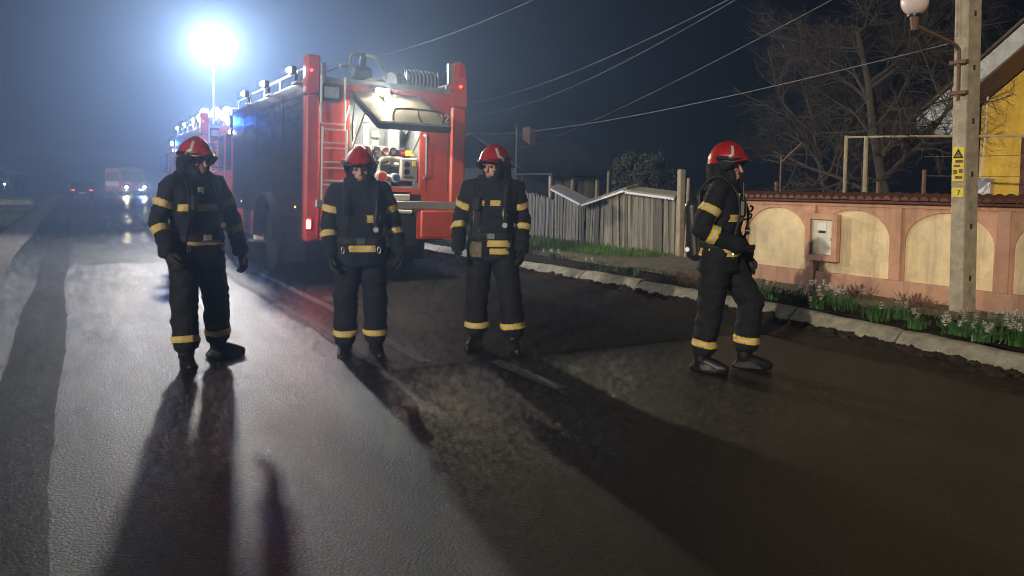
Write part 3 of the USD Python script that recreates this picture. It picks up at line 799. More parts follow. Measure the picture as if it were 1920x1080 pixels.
# ------------------------------------------------------------------ fire engine
def fire_engine(label, loc, roty, front=True):
    T = thing('fire_engine', label, 'fire engine', loc, 0, 'fire engines parked one behind the other', roty)
    RED = M['truck']
    # body shell in pieces round the rear pump bay and the side lockers
    bx0, bx1, by0, by1, bz0, bz1 = -.62, .50, .0, .62, 1.42, 2.77
    rear = sbox(-1.05, .64, 1.02, 2.9).difference(sbox(bx0, bz0, bx1, bz1)).difference(sbox(.02, 1.08, .36, 1.36)).difference(sbox(-.4, .64, .48, 1.06))
    obj(T, 'rear_panel', extrude_y(rear, 0, .05), RED)
    obj(T, 'pump_bay_shell', cat(box(bx0 - .02, bx1 + .02, by1, by1 + .03, bz0, bz1), box(bx0 - .03, bx0, .05, by1, bz0, bz1), box(bx1, bx1 + .03, .05, by1, bz0, bz1), box(bx0, bx1, .05, by1, bz0 - .03, bz0), box(bx0, bx1, .05, by1, bz1, bz1 + .03)), M['grey'])
    side = sbox(0.06, .95, 5.7, 2.9)
    lockers = [(.25, 1.35), (1.85, 3.35), (3.5, 4.45), (4.6, 5.5)]
    wheel_y = 2.25
    arch = Polygon([(wheel_y + .72 * math.cos(a), .52 + .72 * math.sin(a)) for a in np.linspace(0, 2 * np.pi, 33)])
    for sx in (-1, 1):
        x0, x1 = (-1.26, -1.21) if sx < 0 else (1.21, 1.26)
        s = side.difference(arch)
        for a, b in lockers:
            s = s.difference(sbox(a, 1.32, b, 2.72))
        obj(T, 'side_panel', extrude(s, x0, x1), M['side_shaded'])
        for a, b in lockers:
            sl = obj(T, 'roller_shutter', box(x0 + .01, x1 - .012, a, b, 1.32, 2.72), M['shutter'])
            if sx < 0:
                for q in range(14):
                    obj(sl, 'shutter_slat', box(x0 + .002, x0 + .0095, a + .01, b - .01, 1.325 + q * .0995, 1.325 + q * .0995 + .088), M['shutter'])
        g = np.linspace(0, np.pi, 20)
        fen = [(x0 - .05 if sx < 0 else x1 + .05, wheel_y + .74 * math.cos(a), .54 + .74 * math.sin(a)) for a in g]
        obj(T, 'mudguard', strap(fen, [(0, math.cos(a), math.sin(a)) for a in g], .16, .02), M['black'], smooth=40)
        obj(T, 'corner_pillar', box(*((-1.27, -1.05) if sx < 0 else (1.0, 1.27)), -.03, .14, .62, 2.72, .035), RED, smooth=40)
        if sx < 0:
            obj(T, 'pillar_top', box(-1.27, -1.06, -.03, .16, 2.722, 3.28, .03), RED, smooth=40)
            obj(T, 'pillar_plate', box(-1.055, -.97, -.012, .05, 2.98, 3.18, .006), M['alu'])
        else:
            pl = Polygon([(1.02, 2.722), (1.27, 2.722), (1.25, 3.28), (1.21, 3.38), (1.12, 3.42), (1.05, 3.38), (1.03, 3.1)])
            obj(T, 'pillar_top', extrude_y(pl, -.02, .16), RED, smooth=30)
            obj(T, 'pillar_plate', box(.94, 1.045, -.005, .05, 3.05, 3.38, .01), M['alu'])
            obj(T, 'beacon_lens', extrude_y(Polygon([(1.11, 3.19), (1.20, 3.19), (1.21, 3.27), (1.17, 3.37), (1.11, 3.38)]), -.05, -.021), M['lens_red'])
        y = wheel_y
        w = obj(T, 'wheel', cyl((sx * 1.22, y, .50), (sx * .92, y, .50), .50, 26), M['tyre'], smooth=35)
        obj(w, 'rim', cyl((sx * 1.225, y, .50), (sx * 1.15, y, .50), .30, 20, .24), M['truckdark'], smooth=35)
        w = obj(T, 'wheel', cyl((sx * 1.22, 6.6, .50), (sx * .92, 6.6, .50), .50, 26), M['tyre'], smooth=35)
        obj(w, 'rim', cyl((sx * 1.225, 6.6, .50), (sx * 1.15, 6.6, .50), .30, 20, .24), M['truckdark'], smooth=35)
        obj(T, 'mudflap', box(*sorted((sx * 1.2, sx * .88)), 1.38, 1.4, .2, .8), M['truckdark'])
        obj(T, 'lower_skirt', box(*sorted((sx * 1.255, sx * 1.215)), 3.1, 5.6, .5, .948), RED)
    obj(T, 'side_step', box(-1.32, -1.0, 3.35, 3.75, .38, .42, .006), M['alu'])
    obj(T, 'side_box', box(-1.26, -1.1, 3.4, 3.6, .425, .58, .01), M['white'])
    obj(T, 'roof_deck', box(-1.255, 1.255, .0, 5.7, 2.9, 2.93), M['alu'])
    obj(T, 'tread_plate', box(-1.05, 1.0, -.012, .0, 2.895, 2.985, .003), M['alu'])
    for q in range(26):
        obj(T, 'tread_stud', box(-1.03 + q * .078, -.98 + q * .078, -.017, -.0125, 2.915 + .03 * (q % 2), 2.935 + .03 * (q % 2)), M['alu'])
    for sx in (-1, 1):
        obj(T, 'roof_rail', cat(cyl((sx * 1.2, .3, 3.12), (sx * 1.2, 5.6, 3.12), .02, 8), *[cyl((sx * 1.2, yy, 2.93), (sx * 1.2, yy, 3.12), .016, 6) for yy in (.6, 1.8, 3., 4.2, 5.4)]), M['alu'])
    obj(T, 'underbody', box(-1.0, 1.0, .75, 7.6, .55, .95), M['truckdark'])
    obj(T, 'floor_frame', box(-.95, .95, .06, .75, .62, 1.0), M['truckdark'])
    obj(T, 'rear_lower_panel', box(-1.04, -.42, -.014, -.001, .63, 1.015, .005), RED)
    obj(T, 'rear_corner_panel', box(.52, 1.14, -.045, .0, .66, 1.085, .05), RED, smooth=30)
    obj(T, 'towing_frame', cat(box(-.38, .48, .1, .16, .62, 1.05), box(-.38, .48, .02, .1, .52, .62, .01), cyl((.05, .04, .75), (.05, -.08, .75), .05, 12)), M['truckdark'])
    # rear bar, plates, ladder
    obj(T, 'rear_bar', box(-1.13, 1.14, -.11, -.06, 1.11, 1.225, .01), M['alu'])
    obj(T, 'bar_trim', box(-1.13, 1.14, -.116, -.112, 1.105, 1.12), M['steel'])
    obj(T, 'white_tray', box(.03, .33, -.05, .1, 1.23, 1.325, .012), M['cream'])
    obj(T, 'lower_tube', cyl((.0, -.03, 1.07), (.36, -.03, 1.06), .032, 12), M['cream'], smooth=40)
    obj(T, 'dark_inlet', box(.34, .52, -.006, .0, 1.23, 1.33), M['truckdark'])
    lad = obj(T, 'ladder', cat(cyl((-1.06, -.07, 2.32), (-1.06, -.07, 2.99), .018, 8), cyl((-.715, -.07, 2.22), (-.715, -.07, 2.99), .018, 8), cyl((-1.04, -.085, 1.22), (-1.04, -.085, 2.27), .018, 8), cyl((-.69, -.085, 1.65), (-.69, -.085, 2.24), .018, 8),
                               cyl((-.71, -.07, 2.35), (-.63, -.01, 2.6), .012, 6)), M['white'], smooth=40)
    for z, x0, x1 in ((2.31, -1.06, -.715), (2.23, -1.04, -.70), (2.04, -1.04, -.72), (1.965, -1.04, -.69), (1.765, -1.04, -.72), (1.68, -1.04, -.69), (1.50, -1.04, -.74), (1.44, -1.04, -.74)):
        obj(lad, 'rung', cyl((x0, -.08, z), (x1, -.08, z), .013, 6), M['white'], smooth=40)
    obj(T, 'lamp_box', box(-1.05, -.765, -.05, .0, 2.63, 2.88, .02), M['truckdark'], smooth=30)
    obj(T, 'lamp_box_lens', box(-1.02, -.795, -.06, -.051, 2.68, 2.84, .004), M['lightgrey'])
    obj(T, 'grab_handle', cat(cyl((.575, -.08, 1.64), (.57, -.08, 2.2), .014, 8), cyl((.57, -.08, 2.21), (.57, 0, 2.24), .022, 8), cyl((.575, -.08, 1.62), (.575, 0, 1.58), .024, 8)), M['alu'], smooth=40)
    for x in (.615, .965):
        obj(T, 'panel_seam', box(x, x + .008, -.004, .0, 1.36, 2.72), M['truckdark'])
    for i, ch in enumerate(('1', '1', '2')):
        n = meshkit.text_mesh(ch, .125, .003, bold=True)
        n.apply_transform(trimesh.transformations.rotation_matrix(math.pi / 2, [1, 0, 0]))
        n.apply_translation((.72 + (0, .08, .15)[i], -.004, 2.455))
        obj(T, 'emergency_number', n, M['white'])
    # open hatch
    a, b = np.array([0, -.03, 2.78]), np.array([0, -1.22, 2.25])
    dv = (b - a) / np.linalg.norm(b - a)
    nv = np.array([0, -dv[2], dv[1]]) * -1
    nv = nv if nv[2] > 0 else -nv
    Ld = np.linalg.norm(b - a)

    def hp(x, s, h):
        return a + dv * s + nv * h + np.array([x, 0, 0])

    def hatch_box(x0, x1, s0, s1, h0, h1):
        m = box(0, 1, 0, 1, 0, 1)
        v = m.vertices
        m.vertices = np.array([hp(x0 + p[0] * (x1 - x0), s0 + p[1] * (s1 - s0), h0 + p[2] * (h1 - h0)) for p in v])
        trimesh.repair.fix_normals(m)
        return m
    hd = obj(T, 'hatch_door', hatch_box(-.60, .42, 0, Ld, .0, .03), M['lightgrey'])
    obj(hd, 'outer_skin', hatch_box(-.595, .415, .0, Ld - .02, .031, .045), M['hatchgrey'])
    obj(hd, 'edge_frame', cat(hatch_box(-.61, .43, Ld + .001, Ld + .03, -.05, .03), hatch_box(-.625, -.601, 0, Ld, -.05, .03), hatch_box(.421, .445, 0, Ld, -.05, .03)), M['truckdark'])
    hb = smooth_path([hp(-.38, Ld - .1, .04), hp(-.38, Ld - .12, .15), hp(-.28, Ld - .16, .19), hp(.24, Ld - .16, .19), hp(.34, Ld - .12, .15), hp(.34, Ld - .1, .04)], 5)
    obj(hd, 'hatch_bar', cat(tube(hb, .015, 8), tube([hp(-.02, Ld - .16, .19), hp(-.02, Ld - .12, .12), hp(.03, Ld - .08, .04)], .012, 6)), M['black'], smooth=40)
    for x in (-.57, .39):
        obj(hd, 'gas_strut', cyl((x, .04, 1.95), tuple(hp(x, .62, -.02)), .012, 8), M['steel'], smooth=40)
    obj(T, 'hatch_lamp_housing', box(-.29, -.05, -.13, .0, 2.80, 2.88, .01), M['black'])
    obj(T, 'added_lamp_blocker', extrude(Polygon([(-.33, 2.705), (-.33, 2.755), (-.575, 2.70), (-.575, 2.60)]), -.300, -.292), M['hatchgrey'])  # added plate, shaped to cut the hatch lamp's light on the left
    obj(T, 'hatch_lamp_lens', box(-.27, -.07, -.15, -.131, 2.765, 2.87, .004), M['lamp_hatch'])
    # pump bay contents
    P = []
    obj(T, 'pump_body', cat(box(-.5, .1, .25, .55, 1.86, 2.06, .05), cyl((-.3, .3, 1.95), (-.3, .12, 1.95), .075, 16), cyl((-.1, .3, 1.95), (-.1, .12, 1.95), .085, 16), cyl((-.5, .28, 1.93), (.12, .28, 1.93), .05, 12)), M['brass'], smooth=40)
    for i, x in enumerate((-.45, -.32, -.18, -.04, .08)):
        v = obj(T, 'valve', cat(cyl((x, .16, 1.82), (x, .16, 2.03), .035, 12), cyl((x, .16, 1.79), (x, .16, 1.83), .055, 12), cyl((x, .17, 1.98), (x, .05, 1.98), .045, 12)), M['brass'], smooth=40)
        obj(v, 'hand_wheel', tube([(x + .045 * math.cos(q), .05, 1.98 + .045 * math.sin(q)) for q in np.linspace(0, 2 * np.pi, 13)[:-1]], .009, 6, closed=True), M['redcap' if i in (1, 3) else 'black'], smooth=40)
    for x, z0, z1, r in ((-.27, 2.05, 2.5, .045), (-.12, 2.05, 2.28, .05), (-.47, 2.0, 2.4, .03), (.13, 2.02, 2.55, .018)):
        obj(T, 'riser_pipe', cyl((x, .3, z0), (x, .3, z1), r, 12), M['cream'], smooth=40)
        obj(T, 'pipe_fitting', cyl((x, .3, z1 - .1), (x, .3, z1 - .04), r * 1.5, 12), M['brass'], smooth=40)
    obj(T, 'manifold_pipe', tube(smooth_path([(.22, .1, 1.86), (-.02, .1, 1.86), (-.12, .1, 1.80), (-.14, .1, 1.68), (-.12, .1, 1.60)], 6), .038, 12), M['cream'], smooth=40)
    obj(T, 'manifold_pipe', cyl((.22, .2, 1.78), (-.08, .2, 1.78), .032, 12), M['cream'], smooth=40)
    for x, z, r, mt in ((-.10, 1.585, .088, 'redcap'), (.125, 1.575, .07, 'bluecap')):
        o = obj(T, 'outlet', cyl((x, .2, z), (x, .02, z), r, 20), M['cream'], smooth=40)
        obj(o, 'outlet_cap', cyl((x, .02, z), (x, -.005, z), r * .74, 20), M[mt], smooth=40)
    obj(T, 'small_outlet', cyl((-.0, .12, 1.47), (-.0, .04, 1.47), .05, 16), M['brass'], smooth=40)
    obj(T, 'cross_pipe', cyl((-.04, .1, 1.6), (.1, .1, 1.58), .03, 10), M['cream'], smooth=40)
    gp = obj(T, 'gauge_panel', box(.2, .475, .03, .1, 1.53, 1.88, .012), M['cream'])
    obj(gp, 'panel_face', box(.225, .45, .022, .029, 1.555, 1.855), M['alu'])
    for z in (1.78, 1.67):
        g = obj(gp, 'gauge', cyl((.295, .021, z), (.295, .005, z), .045, 18), M['black'], smooth=40)
    obj(gp, 'warning_label', box(.385, .44, .015, .021, 1.76, 1.84), M['yplate'])
    for x in (.27, .31, .35, .39):
        obj(gp, 'switch', box(x - .012, x + .012, .01, .021, 1.575, 1.60), M['black'])
    obj(T, 'yellow_box', box(.34, .44, .1, .2, 1.92, 2.0), M['yplate'])
    obj(T, 'white_case', box(.22, .46, .35, .5, 2.3, 2.6, .02), M['white'])
    obj(T, 'locker_case', box(.1, .3, .3, .5, 1.98, 2.32, .03), M['grey'])
    obj(T, 'hose_loop', tube(smooth_path([(.26, .3, 2.62), (.24, .24, 2.42), (.33, .22, 2.26), (.42, .24, 2.42), (.41, .3, 2.6)], 6), .014, 8), M['black'], smooth=40)
    obj(T, 'bay_hose', tube(smooth_path([(-.5, .1, 2.7), (-.53, .12, 2.4), (-.5, .2, 2.1)], 6), .013, 6), M['black'], smooth=40)
    obj(T, 'red_tank', cyl((.1, .45, 1.95), (.48, .45, 1.95), .07, 14), M['redbag'], smooth=40)
    obj(T, 'red_tank', cyl((.12, .2, 1.5), (.45, .2, 1.5), .05, 12), M['redbag'], smooth=40)
    # lamps
    def lamp(x, y, z, r, mt, name='marker_lamp'):
        o = obj(T, name, cyl((x, y + .02, z), (x, y, z), r * 1.5, 12), M['black'], smooth=40)
        obj(o, 'lens', cyl((x, y, z), (x, y - .02, z), r, 12), M[mt], smooth=40)
    lamp(-1.2, -.04, 3.05, .022, 'lamp_red')
    lamp(1.15, -.03, 3.03, .022, 'lamp_red')
    o = obj(T, 'tail_lamp', box(-1.265, -1.17, -.06, -.031, .78, .96, .01), M['lens_red'])
    obj(o, 'lens', box(-1.25, -1.195, -.07, -.061, .81, .93, .004), M['lamp_tail'])
    obj(T, 'tail_lamp', box(1.17, 1.26, -.06, -.031, .78, .96, .01), M['lens_red'])
    for sx in (-1, 1):
        for yy in (.57, 2.4, 4.08):
            X = lambda p, q: sorted((sx * p, sx * q))
            o = obj(T, 'side_floodlight', cat(box(*X(1.35, 1.27), yy - .09, yy + .09, 3.05, 3.17, .015), box(*X(1.28, 1.24), yy - .02, yy + .02, 2.95, 3.06)), M['black'])
            obj(o, 'lens', trimesh.creation.icosphere(2, .042).apply_translation((sx * 1.365, yy - .02, 3.11)), M['lamp_small'], smooth=True)
            obj(o, 'bracket', box(*X(1.33, 1.24), yy - .3, yy + .0, 2.90, 2.93), M['alu'])
    for yy in (.45, 2.9, 4.6, 6.1):
        o = obj(T, 'side_marker', box(-1.28, -1.262, yy - .05, yy + .05, 1.07, 1.13), M['black'])
        obj(o, 'lens', box(-1.29, -1.281, yy - .025, yy + .025, 1.085, 1.115), M['lamp_amber'])
    # roof equipment carried as fittings
    obj(T, 'water_monitor', cat(cyl((-.2, .8, 2.93), (-.2, .8, 3.15), .10, 12), box(-.34, -.06, .6, 1.0, 3.1, 3.3, .05), cyl((-.2, .7, 3.25), (-.36, .2, 3.38), .06, 12, .045)), M['truckdark'], smooth=40)
    obj(T, 'monitor_guard', tube(smooth_path([(-.46, .5, 2.95), (-.47, .5, 3.3), (-.42, .5, 3.44), (-.1, .5, 3.44), (-.02, .5, 3.40), (.10, .5, 3.20), (.14, .5, 2.95)], 6), .024, 8), M['alu'], smooth=40)
    obj(T, 'step_rail', cat(cyl((-.78, .4, 3.16), (-.47, .45, 3.26), .014, 6), cyl((-.63, .45, 2.95), (-.63, .45, 3.26), .014, 6), cyl((-.86, .35, 3.11), (-.72, .4, 3.18), .012, 6)), M['alu'])
    for x in (.47, 1.0):
        obj(T, 'reel_ring', tube([(x, .55 + .0, 3.20) + np.array([.035 * math.cos(q), .02 * math.cos(q), .13 * math.sin(q)]) for q in np.linspace(0, 2 * np.pi, 17)[:-1]], .014, 6, closed=True), M['steel'], smooth=40)
    rl = obj(T, 'hose_reel', cyl((.5, .6, 3.14), (.98, .6, 3.14), .15, 18), M['black'], smooth=35)
    for q in range(7):
        obj(rl, 'hose_turn', tube([(.54 + q * .065, .6 + .165 * math.cos(u), 3.14 + .165 * math.sin(u)) for u in np.linspace(0, 2 * np.pi, 19)[:-1]], .022, 6, closed=True), M['rubberhose'], smooth=40)
    # cab
    prof = Polygon([(5.8, .62), (8.1, .62), (8.1, 1.55), (7.75, 2.62), (7.55, 2.72), (5.8, 2.78)])
    obj(T, 'cab', extrude(prof.difference(Polygon([(6.6 + .7 * math.cos(u), .52 + .7 * math.sin(u)) for u in np.linspace(0, 2 * np.pi, 25)])), -1.22, 1.22), RED)
    for sx in (-1, 1):
        x0, x1 = sorted((sx * 1.221, sx * 1.235))
        for ya, yb in ((5.95, 6.75), (6.9, 7.65)):
            d = obj(T, 'door', extrude(sbox(ya, 1.15, yb, 2.62), x0, x1), RED)
            xg0, xg1 = sorted((sx * 1.2355, sx * 1.242))
            obj(d, 'pane', extrude(sbox(ya + .07, 1.72, yb - .07, 2.5), xg0, xg1), M['glass'])
            obj(d, 'handle', box(*sorted((sx * 1.2355, sx * 1.26)), ya + .06, ya + .2, 1.55, 1.58), M['black'])
        obj(T, 'mirror', cat(box(*sorted((sx * 1.32, sx * 1.52)), 7.55, 7.62, 1.85, 2.35, .02), cyl((sx * 1.23, 7.55, 2.45), (sx * 1.42, 7.58, 2.4), .015, 6), cyl((sx * 1.23, 7.55, 1.8), (sx * 1.42, 7.58, 1.82), .015, 6)), M['black'])
        o = obj(T, 'warning_lamp', cyl((sx * 1.1, 6.1, 2.78), (sx * 1.1, 6.1, 2.86), .1, 14), M['black'], smooth=40)
        obj(o, 'lens', cyl((sx * 1.1, 6.1, 2.865), (sx * 1.1, 6.1, 2.97), .055, 14, .04), M['lamp_blue'], smooth=40)
        X = lambda p, q: sorted((sx * p, sx * q))
        o = obj(T, 'flasher', box(*X(1.221, 1.30), 5.84, 5.98, 2.60, 2.84, .01), M['black'])
        obj(o, 'blue_lens', box(*X(1.301, 1.36), 5.85, 5.97, 2.66, 2.80, .02), M['lamp_blue'])
        o = obj(T, 'door_lamp', box(*X(1.236, 1.29), 5.84, 5.94, 2.46, 2.56), M['black'])
        obj(o, 'lens', box(*X(1.291, 1.30), 5.85, 5.93, 2.475, 2.545), M['lamp_small'])
    obj(T, 'windscreen', extrude_y(sbox(-1.05, 1.68, 1.05, 2.55), 8.0, 8.01), M['glass'])
    return T


fire_engine('red fire engine with its lit pump hatch raised and 112 on the back', (4.12, 11, 0), 1.0)
fire_engine('second fire engine standing ahead, mostly hidden behind the nearer one', (4.15, 21.3, 0), .4)

# things lying on the roof of the nearer engine
t = thing('net_bundle', 'pale knotted net bundle lying on the fire engine roof', 'net', (4.12, 11.5, 2.95))
bl = trimesh.creation.icosphere(4, 1)
bl.vertices *= np.array([.17, .2, .085]) * (.8 + .5 * meshkit.fbm(bl.vertices * 4, 4, 2))[:, None]
bl.apply_translation((-.02, 0, .07))
obj(t, 'net_folds', bl, M['sand'], smooth=60)
t = thing('canvas_roll', 'rolled light grey canvas strapped on the fire engine roof', 'canvas roll', (4.46, 11.55, 2.94))
bl = cyl((-.13, -.1, .13), (.12, .1, .15), .14, 24).subdivide().subdivide()
bl.vertices *= (.93 + .14 * meshkit.fbm(bl.vertices * 14, 3, 6))[:, None]
obj(t, 'canvas', bl, M['lightgrey'], smooth=50)
obj(t, 'strap', tube([(.02 + .0 * u, -.0 + .155 * math.cos(u), .14 + .155 * math.sin(u)) for u in np.linspace(0, 2 * np.pi, 19)[:-1]], .012, 6, closed=True), M['strapm'])

# ------------------------------------------------------------------ floodlight mast
fm = thing('floodlight_mast', 'tall telescopic floodlight mast with a blazing lamp head on the far fire engine', 'floodlight', (MAST[0], MAST[1], 0))
for z0, z1, r in ((2.9, 3.7, .05), (3.7, 4.5, .038), (4.5, 5.35, .028)):
    obj(fm, 'mast_tube', cyl((0, .08, z0), (0, .08, z1), r, 12), M['alu'], smooth=40)
obj(fm, 'mast_foot', box(-.15, .15, -.07, .23, 2.9, 3.1, .02), M['black'])
hd = MAST_AIM - MAST
hd = hd / np.linalg.norm(hd)
hr = np.cross(hd, [0, 0, 1]); hr /= np.linalg.norm(hr)
hu = np.cross(hr, hd)


def head_box(x0, x1, y0, y1, z0, z1):
    m = box(0, 1, 0, 1, 0, 1)
    m.vertices = np.array([hr * (x0 + p[0] * (x1 - x0)) + hu * (z0 + p[2] * (z1 - z0)) + hd * (y0 + p[1] * (y1 - y0)) + [0, 0, MAST[2]] for p in m.vertices])
    trimesh.repair.fix_normals(m)
    return m


obj(fm, 'cross_bar', head_box(-.66, .66, -.16, -.12, -.03, .03), M['black'])
for sx in (-1, 0, 1):
    for sz in (-1, 1):
        c = MAST + hr * (sx * .62 - sz * .09) + hu * (sz * .15 - sx * .08)
        l = obj(fm, 'lamp_head', cyl(c - hd * .14, c - hd * .02, .15, 18, .235), M['black'], smooth=40)
        ln = trimesh.creation.icosphere(3, .25)
        ln.vertices = ln.vertices - np.outer(ln.vertices @ hd, hd) * .7
        ln.apply_translation(c)
        obj(l, 'lens', trimesh.Trimesh(ln.vertices, ln.faces), M['lamp_white'], smooth=True)

# ------------------------------------------------------------------ firefighters
def ball(p, r):
    return Manifold.sphere(float(r), 14).translate([float(c) for c in p])


def ell(p, rx, ry, rz):
    return Manifold.sphere(1., 18).scale([float(rx), float(ry), float(rz)]).translate([float(c) for c in p])


def bone(a, ra, b, rb):
    return Manifold.batch_hull([ball(a, ra), ball(b, rb)])


def hull(*m):
    return Manifold.batch_hull(list(m))


def to_mesh(man, edge, it=8):
    m = man.refine_to_length(edge).to_mesh()
    t = trimesh.Trimesh(m.vert_properties[:, :3], m.tri_verts, process=True)
    if it:
        trimesh.smoothing.filter_taubin(t, .5, .53, it)
    return t


def folds(t, amp, seed, sc=(7, 7, 13)):
    n = t.vertex_normals
    p = np.array(t.vertices)
    a = meshkit.fbm(p * sc + seed * 3.1, 3, seed) - .5
    b = 1 - np.abs(2 * meshkit.noise(p * np.array(sc) * 1.25 + seed, seed + 5) - 1)
    t.vertices = p + n * (a * amp * 1.6 + (b ** 3 - .25) * amp)[:, None]
    return t


def garment(parts, edge, amp, seed):
    m = parts[0]
    for q in parts[1:]:
        m = m + q
    return folds(to_mesh(m, edge), amp, seed)


def rot(v, deg):
    a = math.radians(deg)
    return np.array([v[0] * math.cos(a) - v[1] * math.sin(a), v[0] * math.sin(a) + v[1] * math.cos(a), v[2]])


def ring_band(mesh, a, b, t0, t1, off):
    """The strip of a garment mesh between two planes across the bone a-b, lifted off its surface."""
    a, b = np.asarray(a, float), np.asarray(b, float)
    d = b - a
    L = np.linalg.norm(d)
    d /= L
    m = trimesh.Trimesh(mesh.vertices + mesh.vertex_normals * off, mesh.faces, process=False)
    m = trimesh.intersections.slice_mesh_plane(m, d, a + d * L * t0)
    m = trimesh.intersections.slice_mesh_plane(m, -d, a + d * L * t1)
    return m


def band(T, mesh, a, b, t0, t1, stripe=True, mat='yellow', front=None):
    y = ring_band(mesh, a, b, t0, t1, .006)
    if front is not None:
        keep = front(y.triangles_center)
        y = y.submesh([np.nonzero(keep)[0]], append=True)
    y = max(y.split(only_watertight=False), key=lambda q: q.area) if len(y.faces) and t1 - t0 > .1 else y
    o = obj(T, 'reflective_band', y, M[mat], smooth=50)
    if stripe:
        k = t1 - t0
        s = ring_band(mesh, a, b, t0 + k * .33, t1 - k * .33, .0085)
        if front is not None:
            s = s.submesh([np.nonzero(front(s.triangles_center))[0]], append=True)
        obj(o, 'silver_stripe', s, M['silver'], smooth=50)


def make_hand(wrist, d, palm_n, thumb_side):
    """A gloved relaxed hand: d points along the fingers, palm_n out of the palm, thumb_side across."""
    w, d, n, s = [np.asarray(v, float) for v in (wrist, d, palm_n, thumb_side)]
    d /= np.linalg.norm(d)
    s = s - d * (s @ d); s /= np.linalg.norm(s)
    n = np.cross(s, d) if np.cross(s, d) @ n > 0 else -np.cross(s, d)
    P = lambda x, y, z: w + s * x + d * y + n * z
    m = hull(ball(P(0, -.02, 0), .038), ball(P(.03, .085, 0), .021), ball(P(-.035, .08, 0), .02), ball(P(.012, .09, 0), .022))
    for x, L in ((.036, .072), (.013, .082), (-.012, .076), (-.035, .060)):
        a, b, c, e = P(x, .085, 0), P(x * 1.05, .085 + L * .42, .008), P(x * 1.05, .085 + L * .72, .028), P(x, .085 + L * .84, .05)
        m = m + bone(a, .0145, b, .0135) + bone(b, .0135, c, .0125) + bone(c, .0125, e, .011)
    a, b, c = P(.03, .03, .008), P(.058, .065, .022), P(.056, .10, .036)
    m = m + bone(a, .019, b, .016) + bone(b, .016, c, .013)
    return to_mesh(m, .007, 4)


def helmet_shell(az, q, grow_=0.):
    """A point of the helmet shell: az 0 is the front (-y), q from 0 at the crown to 1 at the rim."""
    front, side = math.cos(az), abs(math.sin(az))
    end = math.radians(84 + 26 * (1 - front) / 2 + 6 * side)
    ph = q * end
    rx, ry, rzz = .121 + grow_, .149 + grow_, .138 + grow_
    x, y, z = rx * math.sin(ph) * math.sin(az), -ry * math.sin(ph) * math.cos(az), rzz * math.cos(ph)
    z += .014 * max(0, 1 - abs(x) / .03) * max(0, 1 - q)          # low comb on the crown
    if front > 0:
        b = max(0, q - .78) / .22
        y -= .034 * b * front ** 2
        z -= .006 * b
    elif q > .85:
        y += .018 * (q - .85) / .15 * (-front)
    return np.array([x, y, z])


def shell_mesh():
    A, Q = 40, 16
    V, F = [], []
    for g in (0., -.009):
        for i in range(Q + 1):
            for j in range(A):
                V.append(helmet_shell(2 * math.pi * j / A, i / Q, g))
    n = (Q + 1) * A
    for i in range(Q):
        for j in range(A):
            a, b = i * A + j, i * A + (j + 1) % A
            F += [[a, a + A, b + A], [a, b + A, b]]
            F += [[n + a, n + b + A, n + a + A], [n + a, n + b, n + b + A]]
    for j in range(A):
        a, b = Q * A + j, Q * A + (j + 1) % A
        F += [[a, n + a, n + b], [a, n + b, b]]
    return trimesh.Trimesh(V, F, process=False)


def on_shell(path, width, grow_=.004):
    """A ribbon along (az, q) points on the helmet."""
    V, F = [], []
    for i in range(len(path)):
        a = np.array(path[max(i - 1, 0)], float); b = np.array(path[min(i + 1, len(path) - 1)], float)
        c = helmet_shell(*path[i], grow_)
        t = helmet_shell(*b, grow_) - helmet_shell(*a, grow_)
        nn = c / np.linalg.norm(c)
        s = np.cross(t, nn); s /= np.linalg.norm(s)
        V += [c - s * width / 2, c + s * width / 2]
    for i in range(len(path) - 1):
        e = i * 2
        F += [[e, e + 1, e + 3], [e, e + 3, e + 2]]
    return trimesh.Trimesh(V, F, process=False)


def place(m, at, yaw, tilt=0):
    m = m.copy()
    R = trimesh.transformations.rotation_matrix(math.radians(yaw), [0, 0, 1]) @ trimesh.transformations.rotation_matrix(math.radians(tilt), [1, 0, 0])
    m.apply_transform(R)
    m.apply_translation(at)
    return m


